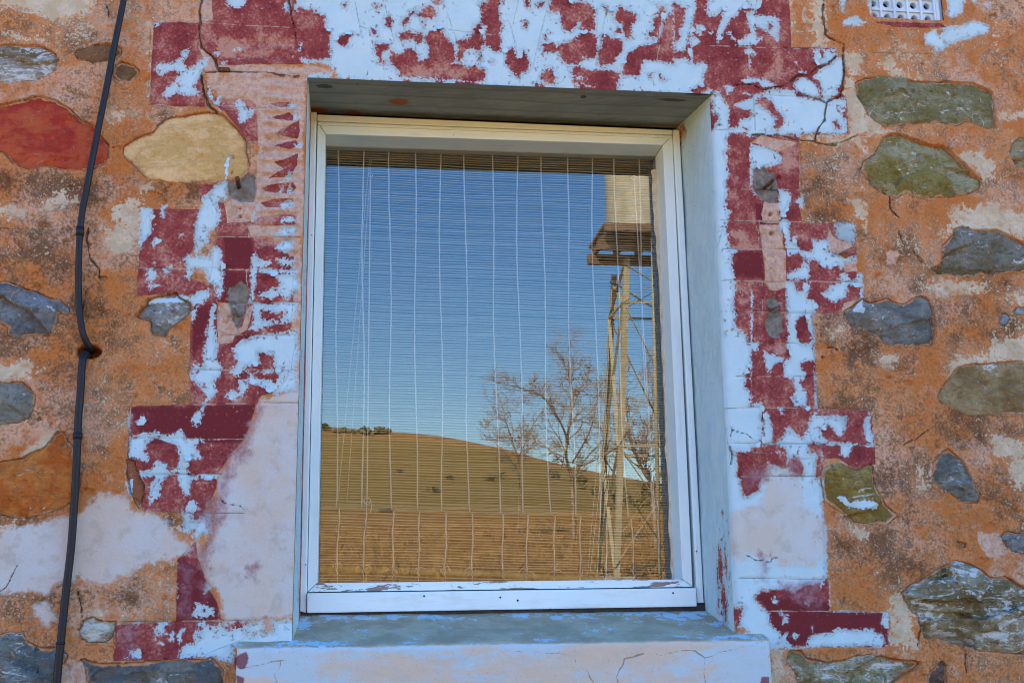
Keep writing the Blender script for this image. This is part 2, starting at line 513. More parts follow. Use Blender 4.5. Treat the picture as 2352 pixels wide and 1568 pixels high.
 ('+','D',"1338,-20 1490,-20 1450,30 1430,100 1380,140 1370,190 1440,210 1470,130 1520,140 1525,230 1545,260 1545,400 1520,490 1500,490 1480,400 1430,380 1400,290 1340,290 1300,360 1265,350 1290,290 1270,230 1250,230 1290,180 1340,190 1340,100"),
 ('+','D',"1038,75 1087,68 1092,100 1055,132 1040,110"),('+','D',"1118,270 1182,263 1152,332 1120,300"),('+','D',"1003,285 1060,273 1087,330 1040,372 1010,350"),('+','D',"1008,400 1090,388 1102,400 1030,432"),
 ('+','D',"1038,240 1082,233 1065,267"),('+','D',"1218,48 1262,48 1240,64"),
 ('+','D',"1010,512 1090,470 1200,475 1280,460 1310,480 1310,515 1180,517 1020,527"),('+','I',"1065,290 1110,290 1140,330 1200,310 1240,300 1345,340 1330,372 1200,372 1140,360 1080,320"),
 ('+','D',"1310,520 1300,480 1360,440 1440,420 1440,480 1400,520 1330,545"),('+','D',"1310,570 1360,540 1330,652 1313,640"),
 ('+','D',"1440,570 1460,520 1500,510 1490,600 1470,650 1490,750 1500,900 1530,950 1520,1020 1480,1060 1500,1130 1440,1190 1400,1240 1390,1350 1350,1375 1320,1330 1330,1280 1380,1250 1420,1170 1380,1100 1330,1060 1310,1020 1340,920 1400,960 1400,850 1420,720 1440,650"),
 ('+','D',"1730,200 1765,165 1780,210 1820,230 1880,230 1850,260 1780,270 1760,350 1750,480 1720,530 1705,520 1730,440"),
 ('+','D',"1900,30 1960,-20 2040,-20 2030,60 1890,72"),('+','D',"1890,140 1960,80 2020,80 2010,150 1950,182"),('+','D',"1900,210 1960,200 2030,210 2030,270 1950,262 1910,242"),
 ('+','D',"1780,282 2060,283 2060,312 1900,322 1780,302"),
 ('+','D',"1890,320 2052,310 2062,420 1980,500 1930,460 1900,420 1930,380"),('+','D',"1770,450 1830,430 1880,410 1930,460 1870,500 1790,480"),
 ('+','D',"1750,520 2052,518 2040,620 2000,650 1830,680 1740,720 1720,700 1750,600"),('-','D',"1790,570 1900,590 1960,570 1930,642 1800,612"),
 ('+','D',"1600,820 1640,780 1740,740 1850,730 2056,700 2062,900 2042,1000 1900,980 1880,880 1780,850 1790,940 1700,950 1680,1000 1640,1040 1590,990 1640,920 1600,860"),
 ('+','D',"1690,990 1850,980 2052,980 2042,1122 1900,1142 1800,1100 1720,1060"),('-','D',"1720,990 1890,1000 1920,1020 1890,1052 1820,1032 1760,1032"),
 ('+','D',"1638,1040 1712,1040 1702,1120 1660,1162 1640,1080"),('+','D',"1553,1162 1600,1110 1642,1150 1620,1182"),
 ('+','D',"888,1430 940,1430 1000,1400 1040,1420 1070,1395 1150,1430 1200,1420 1240,1390 1280,1450 1430,1460 1350,1500 1400,1590 1240,1590 1210,1490 1090,1450 1010,1480 990,1590 880,1590"),
 ('+','D',"943,1342 975,1298 992,1310 955,1372"),('+','D',"885,1280 901,1290 901,1420 887,1420"),
 ('+','F',"100,-30 300,-30 330,130 385,155 340,190 360,350 360,570 385,600 360,640 370,690 440,740 460,790 530,790 525,830 500,870 480,830 470,930 440,1010 440,1100 465,1130 465,1220 550,1210 555,1460 520,1480 540,1500 470,1520 480,1590 140,1590"),
 ('+','F',"700,-30 730,-30 742,90 780,60 775,100 830,160 890,165 895,85 1005,85 1005,165 1085,188 1140,210 1200,190 1200,222 1110,250 1090,290 1070,250 1020,290 960,270 930,230 890,210 870,250 880,290 870,362 720,362 720,320 760,300 830,260 835,210 800,180 730,190 705,140"),
 ('+','F',"1040,-30 1195,-30 1195,125 1120,92 1070,90"),
 ('+','F',"715,370 760,380 790,440 830,430 830,380 880,370 860,480 915,500 910,585 892,600 897,740 870,710 850,600 780,640 780,690 800,760 820,810 880,790 890,760 912,920 850,920 810,940 820,970 860,1000 840,1050 800,1060 850,1130 870,1260 830,1240 770,1230 740,1170 780,1130 760,1040 700,1030 690,930 740,890 720,770 730,600 715,560"),
 ('+','F',"1090,320 1130,310 1140,360 1200,350 1215,310 1242,310 1242,482 1220,482 1220,420 1140,400 1130,480 1070,510 1060,540 960,470 950,450 1000,440 1020,390 1080,380"),
 ('+','F',"1150,592 1200,520 1242,490 1246,592"),
 ('+','F',"560,850 600,880 640,850 640,890 700,900 690,930 640,940 600,1000 580,1000"),
 ('+','F',"550,1260 600,1290 620,1400 620,1480 640,1480 700,1420 720,1360 750,1390 830,1450 860,1370 880,1290 940,1260 920,1290 1080,1300 1140,1290 1130,1380 1080,1440 1050,1400 1000,1360 960,1390 970,1430 1010,1480 1320,1490 1310,1510 1180,1500 1130,1590 1080,1560 1100,1500 880,1490 860,1590 700,1590 710,1520 640,1490 550,1490 560,1300"),
 ('+','F',"1240,1330 1290,1280 1317,1480 1270,1480 1260,1410"),('+','F',"658,1240 702,1238 692,1282 665,1280"),('+','F',"886,600 898,600 932,1240 915,1240"),('+','F',"470,1440 470,440 486,470 484,500"),
 ('+','G',"878,-20 1010,-20 1022,42 970,30 920,22"),
 ('+','G',"960,115 1040,90 1070,40 1160,60 1150,100 1230,90 1230,-20 1297,-20 1285,60 1310,150 1400,130 1520,130 1480,160 1380,150 1310,190 1310,270 1270,280 1230,200 1225,110 1160,140 1120,200 1110,290 1060,320 1030,350 1030,200 1060,160 970,150"),
 ('+','G',"1250,360 1270,400 1300,310 1340,310 1380,370 1330,410 1340,460 1400,390 1450,400 1465,540 1390,560 1360,585 1260,530 1250,420"),('-','G',"1310,510 1342,508 1342,552 1310,542"),
 ('+','G',"868,190 912,168 917,262 890,272"),('+','G',"1400,950 1420,870 1480,920 1410,952"),('+','G',"1330,1070 1350,1020 1400,1030 1480,1050 1480,1100 1400,1122 1330,1102"),
 ('-','G',"1395,1060 1420,1050 1410,1090"),('+','G',"1228,880 1234,980 1219,992"),('+','G',"1060,1190 1090,1150 1170,1140 1140,1190 1130,1230 1070,1262"),('+','G',"918,1150 967,1148 940,1182"),
 ('+','G',"858,1402 880,1330 920,1350 960,1340 972,1402"),('+','G',"1098,1290 1142,1298 1120,1312"),('+','G',"1158,1230 1200,1208 1202,1280 1170,1282"),('+','G',"1220,1240 1250,1190 1270,1188 1250,1290 1225,1292"),
 ('+','G',"1225,1402 1240,1340 1280,1300 1340,1290 1340,1230 1360,1150 1400,1140 1450,1180 1530,1170 1560,1200 1820,1130 1890,1130 1960,1130 2080,1130 2080,1330 1620,1330 1610,1440 1470,1390 1300,1402"),
 ('-','G',"1648,1150 1692,1160 1680,1192 1660,1182"),('-','G',"1688,1210 1712,1220 1700,1237"),('-','G',"1738,1225 1772,1228 1755,1247"),('-','G',"1818,1130 1884,1130 1884,1212 1813,1222"),('-','G',"1560,1140 1590,1150 1560,1200"),
 ('-','G',"1370,1190 1390,1180 1390,1215"),
 ('+','I',"100,-20 960,-20 962,150 977,450 1000,700 1005,850 1012,860 1018,1070 1422,1080 1432,1312 620,1332 540,1300 100,1300"),
 ('-','I',"355,-20 720,-20 722,90 640,82 592,48 602,120 530,190 520,240 450,282 420,270 405,180 380,130 390,80"),('-','I',"735,20 800,20 832,80 826,142 740,132 718,100"),('-','I',"930,-20 965,-20 962,150 918,152"),
 ('-','I',"500,980 540,940 620,930 700,920 760,950 860,890 945,880 960,920 985,850 1010,855 1020,1080 1380,1085 1372,1180 1422,1200 1424,1312 1390,1312 1380,1232 1300,1192 1200,1202 1050,1192 1030,1222 900,1232 860,1262 850,1312 760,1322 720,1272 730,1212 690,1232 640,1192 600,1152 600,1092 540,1032"),
 ('+','I',"750,1220 800,1238 780,1262 755,1250"),('+','I',"610,980 640,970 655,1010 630,1020"),('+','I',"700,1110 730,1100 720,1150 690,1160"),('+','I',"660,1070 690,1075 680,1100"),('+','I',"1370,1140 1410,1130 1415,1190 1375,1190"),
 ('+','I',"880,1170 900,1180 895,1210"),('+','I',"840,1010 870,1000 865,1030"),
 ('-','I',"355,1060 412,1050 402,1150 396,1182 352,1182"),('-','I',"330,1182 420,1178 455,1232 330,1222"),
 ('+','I',"1060,300 1110,290 1140,330 1110,340"),
]
PINK = [
 ('+','A',"1400,505 2065,490 2100,540 2090,1590 1500,1590 1560,1380 1760,1350 1775,972 1760,720 1560,680 1450,620"),
 ('+','A',"1380,-30 1450,-30 1475,130 1395,165 1372,230 1390,330 1470,390 1500,500 1420,520 1380,400 1365,330"),
 ('+','A',"1500,440 2050,440 2100,520 1500,520"),
 ('+','A',"2050,445 2130,440 2250,470 2320,500 2300,515 2120,505 2060,510"),
 ('+','B',"1370,530 1400,490 1440,480 1475,520 1460,580 1400,575"),('+','B',"1590,470 1640,460 1700,480 1725,530 1690,560 1590,540"),
 ('+','D',"1490,500 1745,500 1740,720 1600,800 1490,810"),('+','D',"1690,-20 2070,-20 2070,200 1960,200 1720,80"),('+','D',"2000,0 2075,0 2075,1100 2030,1120"),
 ('+','D',"1790,690 1850,655 1940,690 1940,720 1800,730"),
 ('+','C',"160,685 210,685 245,800 215,890 160,895"),
 ('+','C',"540,930 690,960 802,985 690,1045 640,1045 560,1005 470,985"),('+','C',"640,1140 800,1160 800,1280 660,1290 600,1200"),('+','C',"480,1340 670,1390 670,1590 560,1590"),
 ('+','C',"370,590 480,580 560,620 620,640 400,660 380,720 340,700"),
 ('+','F',"528,-20 695,-20 695,100 714,170 718,412 640,440 590,420 560,380 568,330 545,150"),('+','F',"1000,-20 1050,60 1172,120 1150,200 1000,160"),('+','F',"1100,225 1205,220 1210,310 1110,312"),
 ('+','F',"1080,500 1180,500 1150,560 1110,590"),
 ('+','G',"1300,590 1380,560 1400,760 1360,720"),('+','G',"1815,1125 1890,1125 1890,1220 1810,1225"),
 ('+','G',"560,1420 700,1440 620,1570 540,1590 400,1590 420,1450 480,1390"),
 ('+','I',"1700,60 1800,0 1830,120 1750,210 1710,180"),('+','I',"2030,520 2180,540 2250,670 2150,720 2040,640"),
 ('+','F',"1400,160 1480,160 1480,260 1410,250"),
]
CREAM = [
 ('+','A',"-90,-90 670,-90 682,60 600,122 420,152 250,122 110,62 -90,42"),('+','A',"40,230 100,222 335,270 320,302 200,300 60,262"),
 ('+','A',"290,1442 300,1350 440,1308 512,1370 545,1380 500,1402 330,1442"),('+','A',"-60,1390 160,1440 150,1482 -60,1500"),('+','A',"757,770 800,748 862,780 852,822 800,832 760,822"),
 ('+','A',"980,1250 1060,1250 1050,1300 970,1300"),('+','A',"1035,160 1060,150 1042,600 1028,640"),
 ('+','A',"800,1380 960,1330 1000,1567 820,1590 760,1500"),
 ('+','C',"735,-20 760,-20 765,300 750,300"),('+','C',"880,-30 980,-30 990,100 980,250 1040,312 1000,332 880,330 890,180"),
 ('+','C',"1120,370 1215,350 1240,480 1200,552 1210,640 1300,810 1420,912 1380,942 1150,932 1135,680 1095,660 1115,560"),
 ('+','C',"810,930 1382,940 1050,1002 900,982 820,960"),('+','C',"1200,980 1250,1000 1280,1050 1240,1050"),
 ('+','C',"1340,430 1450,400 1500,470 1640,530 1500,535 1400,482"),('+','C',"1900,1060 2000,1040 2100,1060 2172,1130 2152,1242 2060,1240 1980,1140"),
 ('+','C',"1880,1430 2050,1400 2420,1480 2420,1640 1800,1620"),('+','C',"2160,790 2400,770 2400,832 2200,822"),('+','C',"820,20 870,0 850,60 830,120"),
 ('+','C',"1170,1350 1230,1380 1300,1500 1260,1567 1180,1480"),('+','C',"2120,160 2160,170 2165,330 2150,330"),
 ('+','F',"2080,860 2250,720 2420,690 2420,920 2200,925 2000,942 1900,1002 1850,962 1900,882"),('+','F',"1020,700 1100,660 1112,720 1040,752"),('+','F',"1330,880 1450,850 1500,900 1440,960 1380,960"),
 ('+','F',"1650,390 1780,360 2100,390 2080,450 1750,480"),('+','F',"2040,850 2400,790 2400,900 2050,930"),('+','F',"2250,450 2400,430 2400,540 2300,540"),
 ('+','F',"1790,1120 1900,952 2020,940 1900,1152 1800,1150"),
 ('+','D',"-60,930 170,900 230,960 240,1050 120,1060 -60,1060"),('+','D',"690,0 900,0 960,60 900,160 760,180"),('+','D',"210,985 290,980 260,1020"),
 ('+','D',"190,1540 300,1430 400,1430 440,1520 400,1590 200,1590"),
 ('+','G',"640,1080 800,1090 860,1110 820,1130 680,1120"),('+','G',"-60,480 150,430 100,540 -60,600"),('+','G',"880,30 920,60 930,160 870,160"),
 ('+','I',"1420,985 1500,960 1600,1070 1622,1332 1440,1332 1420,1200"),('+','I',"615,1332 722,1350 700,1500 615,1600"),('+','I',"2230,60 2400,0 2400,220 2280,230"),
 ('+','I',"1600,130 1660,90 1690,200 1620,240"),('+','I',"1100,500 1200,480 1300,520 1260,610 1190,560"),
 ('+','F',"2110,1400 2352,1480 2400,1590 2150,1590"),
]
REPAIR = [
 ('+','D',"1762,1222 1800,1162 1900,1142 2042,1132 2085,1132 2085,1600 1600,1600 1690,1480"),
 ('+','G',"1580,-30 2085,-30 2085,1010 2040,1120 1820,1130 1560,1142 1500,980 1430,850 1380,740 1460,600 1510,480 1500,290 1510,150"),
 ('+','G',"-80,560 170,492 470,402 700,252 850,270 940,380 1100,432 1220,542 1292,582 1302,640 1250,702 1100,722 940,762 880,832 700,902 540,882 470,832 400,882 300,962 160,952 -80,942"),
 ('+','G',"210,1030 320,1018 372,1130 330,1172 230,1092"),
 ('+','I',"590,58 640,78 720,98 800,170 832,222 800,330 880,382 977,452 992,600 960,682 920,762 780,762 700,782 600,742 480,702 360,742 280,600 290,400 520,332 530,242 580,130"),
]
CEMENT = [
 ('+','A',"1565,1240 1650,1215 1762,1180 1767,1300 1752,1395 1650,1392 1570,1350"),
 ('+','C',"492,1160 560,1145 640,1200 662,1290 655,1390 600,1402 540,1380 495,1300"),
 ('+','D',"1560,470 1580,410 1650,370 1715,390 1722,480 1690,560 1660,660 1640,720 1600,640 1580,540"),
 ('+','F',"570,480 650,470 662,560 690,600 700,700 660,762 600,752 555,650 600,580"),
]
SMEAR = [   # half rubbed red showing through thin plaster
 ('+','D',"1700,1430 1762,1222 1840,1222 1760,1450 1700,1600 1520,1600"),
 ('+','G',"1310,390 1480,260 1560,0 1640,0 1600,150 1560,420 1470,620 1460,740 1400,820 1340,680 1420,560"),
 ('+','G',"1340,860 1440,860 1500,980 1400,1000"),('+','G',"1230,720 1320,720 1320,1130 1220,1130"),('+','G',"840,1150 960,1150 900,1400 820,1400"),('+','G',"1680,760 1780,760 1760,860 1690,850"),
 ('+','I',"640,860 960,850 960,1040 860,1060 700,960"),('+','I',"520,660 600,700 600,900 520,860"),('+','I',"420,120 600,60 560,200 440,270"),
 ('+','I',"735,20 800,20 832,80 826,142 740,132"),
]
DARK = [    # old glossy red that never weathered
 ('+','D',"1540,72 1742,62 1732,280 1560,280"),('+','D',"1545,296 1722,300 1712,420 1560,480 1530,500"),('+','D',"1330,560 1440,540 1400,700 1330,900"),('+','G',"1230,720 1390,780 1480,1000 1500,1140 1230,1130"),
 ('+','I',"520,950 1420,1080 1400,1310 700,1310"),('+','D',"900,1240 1760,1220 1680,1480 1000,1480"),('+','C',"500,1400 570,1420 560,1567 520,1567"),('+','F',"350,160 540,160 560,350 360,340"),
]
WORN = [    # red rubbed down to the plaster
 ('+','C',"330,1025 372,1015 376,1042 340,1050"),('+','C',"322,1110 372,1105 372,1142 330,1140"),('+','C',"325,1205 385,1195 395,1250 340,1265"),('+','C',"330,1312 385,1308 385,1335 335,1332"),
 ('+','F',"350,205 430,205 430,240 360,242"),('+','F',"360,305 440,300 440,330 370,332"),('+','F',"370,400 455,395 455,438 372,438"),('+','F',"385,495 462,490 462,528 385,530"),('+','F',"400,590 470,585 470,605 400,608"),
 ('+','F',"335,20 410,15 410,45 340,50"),('+','F',"340,120 520,110 520,145 340,150"),
 ('+','A',"1540,560 1780,640 1770,760 1600,720 1460,640"),('+','A',"1480,250 2040,255 2030,390 1500,400"),('+','A',"1750,350 1890,340 1870,400 1770,400"),
 ('+','F',"580,790 750,790 700,850 580,850"),('+','C',"660,1020 800,1020 800,1140 700,1150"),('+','D',"1380,10 1500,0 1480,120 1420,200"),('+','D',"1760,80 2000,70 1960,140 1780,140"),
 ('+','D',"1780,360 1900,380 1900,420 1800,420"),('+','D',"1760,490 1980,490 1960,520 1780,515"),('+','C',"560,400 700,420 690,560 560,540"),('+','B',"600,450 980,480 970,560 400,520"),
]
STONES = [  # outline, dark colour, light colour, relief mm, whitewash, label
 ('A',"-90,315 120,310 280,320 370,360 397,410 370,480 330,510 260,560 150,562 50,565 -90,545",(.13,.085,.035),(.30,.29,.26),5,.75,"grey and ochre stone with white paint streaks"),
 ('A',"512,376 560,340 700,300 770,296 832,330 832,370 790,432 640,442 540,412",(.10,.045,.015),(.17,.085,.035),3,.05,"rusty brown stone behind the black pipe"),
 ('A',"778,470 832,436 920,450 960,490 942,530 880,557 800,552 773,510",(.12,.06,.025),(.21,.15,.085),3,.1,"small brown stone beside the black pipe"),
 ('A',"-90,735 90,705 270,665 380,690 480,750 570,835 650,862 700,930 747,990 752,1080 720,1130 650,1167 480,1172 330,1150 190,1167 80,1130 30,1060 -90,1020",(.27,.022,.012),(.36,.075,.028),2,.12,"large flat stone painted dark red"),
 ('A',"853,1010 950,950 1060,910 1140,820 1300,800 1430,775 1550,800 1620,880 1700,970 1702,1050 1722,1120 1717,1190 1650,1242 1500,1252 1200,1252 1000,1222 950,1180 890,1110 853,1060",(.46,.29,.115),(.62,.42,.22),1.5,.16,"large smooth tan stone with drilled holes"),
 ('C',"1193,562 1260,540 1370,528 1520,545 1640,570 1800,563 2000,575 2080,610 2142,640 2152,882 2100,888 1950,840 1900,872 1760,847 1560,852 1420,872 1370,862 1300,812 1250,740 1200,660",(.13,.115,.04),(.23,.21,.12),6,.35,"long grey green stone beside the white quoin"),
 ('C',"1238,1180 1250,1120 1330,1060 1390,940 1450,913 1560,950 1660,980 1800,1010 1870,1060 1950,1130 2000,1200 2062,1245 2040,1302 1960,1332 1850,1362 1700,1367 1600,1352 1540,1322 1480,1352 1380,1342 1300,1282",(.17,.14,.035),(.29,.26,.15),7,.35,"olive stone with rough cleft face"),
 ('C',"2268,1000 2310,958 2440,970 2440,1167 2290,1152 2253,1080",(.12,.12,.1),(.3,.24,.13),5,.25,None),
 ('D',"-90,380 60,380 130,400 220,440 310,470 420,500 470,560 472,592 390,592 380,700 340,757 240,742 100,762 60,732 70,700 -90,560",(.075,.085,.095),(.18,.19,.19),9,.3,"blue grey split stone left of the pipe"),
 ('D',"928,612 970,550 1010,530 1010,490 1130,460 1220,445 1242,480 1312,515 1312,577 1230,652 1160,702 1140,742 1040,737 1030,640",(.10,.11,.105),(.22,.225,.21),8,.3,"small blue grey stone at the painted edge"),
 ('D',"-90,1058 30,1070 150,1058 200,1110 242,1170 232,1230 195,1322 100,1342 -90,1382",(.12,.125,.10),(.22,.22,.19),6,.2,None),
 ('G',"-90,60 60,40 150,20 300,-60 400,-162 440,-165 470,-80 512,-30 552,130 542,270 470,342 330,402 200,422 60,417 -90,370",(.33,.085,.012),(.44,.17,.045),4,.28,"large rust orange stone"),
 ('D',"683,338 742,343 742,357 688,359",(.1,.12,.13),(.25,.28,.3),2,.4,None),
 ('F',"1108,580 1150,560 1242,492 1290,520 1410,485 1460,510 1520,532 1590,490 1642,475 1692,500 1732,600 1747,720 1722,822 1600,822 1450,817 1390,802 1340,742 1250,692 1170,692 1118,632",(.09,.095,.085),(.20,.20,.185),7,.35,"grey split stone right of the quoin"),
 ('F',"1783,200 1790,120 1860,62 1850,20 1920,-5 1990,20 2150,18 2300,80 2352,120 2440,200 2440,290 2200,322 2050,327 1880,337 1760,322 1700,290 1780,250",(.10,.085,.045),(.19,.18,.15),6,.35,"brown grey stone with white veins"),
 ('F',"1595,170 1615,195 1655,238 1640,245 1605,232",(.15,.17,.17),(.3,.33,.32),3,.5,None),
 ('F',"1748,1170 1768,1118 1890,960 2010,938 2200,928 2440,918 2440,1272 2200,1282 2100,1292 1950,1297 1870,1242 1780,1212",(.16,.10,.04),(.27,.20,.10),4,.3,"long tan stone below the cream patch"),
 ('F',"2178,650 2200,600 2230,588 2262,620 2242,667 2190,682",(.09,.105,.11),(.22,.24,.24),4,.2,None),
 ('F',"2288,570 2310,543 2440,540 2440,607 2300,602",(.1,.11,.11),(.25,.26,.25),4,.2,None),
 ('I',"1715,170 1730,60 1790,-20 1830,-42 1920,30 1980,130 2002,200 2055,270 2042,322 1960,337 1900,302 1830,242 1760,212",(.075,.08,.07),(.19,.19,.17),6,.35,"dark oval stone half covered by pink render"),
 ('G',"875,30 922,40 952,150 987,200 982,300 962,372 930,332 900,272 873,130",(.16,.05,.02),(.22,.08,.035),3,.05,"narrow rust brown stone at the painted edge"),
 ('G',"543,1200 580,1130 640,1108 700,1140 802,1150 792,1242 720,1292 600,1292 548,1252",(.22,.2,.15),(.42,.41,.33),6,.5,"small pale lichen covered stone"),
 ('G',"-90,1260 60,1223 150,1223 200,1280 280,1330 390,1330 472,1382 420,1442 370,1700 -90,1700",(.075,.095,.10),(.17,.20,.20),9,.45,"blue grey stone at the foot of the pipe"),
 ('G',"560,1405 700,1432 1000,1422 1200,1410 1470,1398 1545,1490 1532,1700 660,1700 590,1500",(.075,.085,.085),(.19,.18,.15),6,.3,"slate grey stone under the red quoin"),
 ('I',"963,140 970,90 1050,58 1200,100 1290,58 1312,90 1302,160 1340,260 1402,340 1477,410 1402,482 1300,472 1180,462 1100,392 980,312 966,250",(.16,.10,.02),(.28,.21,.07),8,.35,"ochre stone with white paint along its lower edge"),
 ('I',"2188,570 2240,528 2440,540 2440,690 2260,662",(.07,.08,.085),(.2,.21,.21),6,.4,None),
 ('I',"1518,940 1570,900 1650,870 1740,800 1870,728 1960,738 2060,790 2120,850 2230,838 2440,960 2440,1372 2200,1357 2040,1342 1900,1302 1760,1262 1670,1262 1640,1180 1628,1100 1560,1052 1528,990",(.13,.10,.045),(.30,.27,.19),15,.75,"large rough stone with ochre and white patches"),
 ('I',"713,1420 740,1348 820,1350 850,1402 1000,1420 1120,1408 1200,1378 1340,1378 1430,1400 1645,1420 1600,1472 1480,1542 1300,1700 850,1700 770,1500",(.15,.12,.045),(.36,.35,.27),6,.7,"long flat stone with white paint beside the sill"),
 ('I',"1688,1540 1710,1480 1780,1418 1812,1440 1817,1500 1822,1600 1690,1600",(.045,.025,.02),(.12,.07,.05),4,.3,"small dark stone near the bottom edge"),
 ('I',"1888,588 1952,610 1942,632 1900,617",(.1,.11,.11),(.24,.25,.23),3,.2,None),
]
CRACKS = [  # panel, path, half width mm
 ('A',"1392,-40 1375,90 1390,160 1370,220 1385,330 1440,370 1480,420 1500,460",2.0),('A',"1388,520 1402,620 1430,720 1490,780",2.3),
 ('A',"1985,-40 2010,120 2030,200 2042,275",1.6),('A',"1415,500 1560,492 1800,496 2060,530",1.4),('A',"700,0 740,60 750,140",.8),('A',"830,1005 800,1010 770,1010",1.0),
 ('C',"972,-40 968,100 985,240 1070,290 1110,305 1115,460 1107,600 1085,660 1000,702 975,820 930,900 908,980",2.0),('C',"1060,392 1000,440 930,470 880,512 800,515",2.2),
 ('C',"800,515 690,600 640,600 540,622 480,580 380,582",1.6),('C',"480,930 660,930 800,967 900,977 1050,1002",1.8),('C',"1425,1350 1440,1450 1490,1500",1.2),('C',"800,640 900,670 985,705",1.0),
 ('C',"870,985 1050,990 1200,940",.7),
 ('D',"605,-40 600,90 610,200 680,280 685,340",1.4),('D',"640,400 590,440 575,560",1.0),('I',"330,-60 340,0 335,60",1.2),('F',"335,1340 340,1400 440,1420 490,1470",.5),('F',"340,1410 335,1470",.5),
 ('G',"1510,290 1540,330 1640,340 1690,370",.45),('I',"440,690 500,720 600,735 620,700 700,710",.45),('G',"-20,960 40,900 90,830 120,760",.4),('F',"1480,-10 1500,60 1540,140",.9),('F',"1000,820 1050,830 1080,860",1.2),
 ('G',"540,940 560,1040 570,1090",1.4),('I',"1620,1080 1640,1200 1620,1320",1.2),('I',"1960,1360 1950,1420 1962,1500",1.0),('F',"1520,1500 1640,1430 1700,1390",.8),
]
SCORE = [   # joints struck into the plaster
 "814,0 836,107","884,13 909,107","954,17 978,97","1026,30 1051,100","1104,53 1103,160","1171,53 1196,150","1191,3 1178,57","1261,0 1224,153","1394,20 1368,150","1531,20 1508,143",
 "300,925 460,928 600,925 690,924","270,1428 420,1425 640,1422","350,48 470,53 680,64","480,240 580,247 690,253","440,163 690,170","345,240 470,247",
 "490,543 690,545","500,618 690,620","300,614 500,617","510,694 690,694","510,768 690,769","560,848 690,848","430,848 560,849",
 "295,1007 560,1008","320,1088 510,1090","415,1178 560,1178",
 "1660,572 1850,573","1660,644 1970,648","1690,716 1880,719","1720,787 1860,788","1690,864 1870,864","1660,937 1870,936 2000,941","1670,1016 2010,1022",
 "1690,1093 1890,1094","1700,1327 1910,1330","1760,1402 2040,1405","1640,298 1930,310","1620,105 1880,112","1660,433 1840,436","1640,505 1860,510","1740,217 1960,226",
 "0,525 180,527","2000,120 2150,124","1030,70 1130,80",
 "1730,220 1735,300","1720,105 1722,160","1745,505 1742,570","1751,648 1752,718","570,525 572,545","566,620 567,655","565,765 564,790","1840,330 1842,450","1864,720 1878,936","300,930 294,1050","345,60 340,240",
]
MOULD = [   # x, y, rx, ry of black stained areas (picture units)
 (60,430,90,40),(180,440,60,35),(90,600,110,70),(60,800,90,40),(210,720,50,60),(110,860,60,30),(60,1200,90,25),(100,1370,110,40),(190,1390,60,40),(400,1200,40,22),(255,1370,60,25),(280,570,40,60),
 (120,960,40,30),(360,430,40,20),(440,430,30,20),(140,1110,50,40),
 (1880,420,60,90),(1930,540,50,40),(1900,760,40,50),(1980,800,70,40),(2080,830,60,30),(2200,700,90,70),(2300,760,60,40),(2050,600,50,40),(2230,980,100,50),(2150,1080,60,50),(2050,1100,70,50),
 (2300,1130,60,60),(2000,1250,90,60),(2080,1300,60,40),(2290,650,60,30),(1960,960,40,60),(2120,640,50,40),(2300,1000,50,40),(1900,480,50,60),(2060,1200,80,40),(2010,700,40,30),(2340,1230,50,30),(2100,380,60,20),
]
HOLES = [(535,361,4.5),(532,396,3.5),(551,478,3),(552,497,4),(1790,407,5),(1770,492,5),(1772,535,5.5),(1772,432,3),(2120,145,4),(1890,820,4),(500,158,3)]

# ================================================================== the house
house = empty("stone_house", (0.4, 0, 0))
tag(house, "old stone house wall with peeling pale blue and red paint round its window", "house")
DEP = 0.196                                    # depth of the window frame behind the wall face

# opening edges in the wall plane
def P2(px, py, y=0.0):
    p = at(px, py, y)
    return (p.x, p.z)
OL0, OL1 = P2(706, 178), P2(669.6, 1500)         # left edge top / bottom
OR0, OR1 = P2(1634, 216), P2(1694, 1490)       # right edge
U0, U1 = (OL0[0] + OL1[0]) / 2, (OR0[0] + OR1[0]) / 2
ZT0, ZT1 = OL0[1], OR0[1]
ZB0, ZB1 = P2(668, 1500)[1], P2(1700, 1490)[1]
V0, V1 = (ZB0 + ZB1) / 2, (ZT0 + ZT1) / 2
c = [P2(-130, -130), P2(2480, -130), P2(2480, 1700), P2(-130, 1700)]
XA, XB = min(p[0] for p in c), max(p[0] for p in c)
ZA, ZB_ = min(p[1] for p in c), max(p[1] for p in c)
STEP = 0.003


def axis(lo, a, b, hi):
    seg = []
    for p, q in ((lo, a), (a, b), (b, hi)):
        n = max(2, int(round((q - p) / STEP)))
        seg.append(np.linspace(p, q, n + 1)[:-1])
    return np.concatenate(seg + [np.array([hi])]), len(seg[0]), len(seg[0]) + len(seg[1])


gx, iL, iR = axis(XA, U0, U1, XB)
gz, jB, jT = axis(ZA, V0, V1, ZB_)
GX, GZ = np.meshgrid(gx, gz, indexing='ij')


def lerp_edge(t, a0, a1, v, v0, v1):
    return a0 + (a1 - a0) * np.clip((v - v0) / (v1 - v0), -0.2, 1.2)


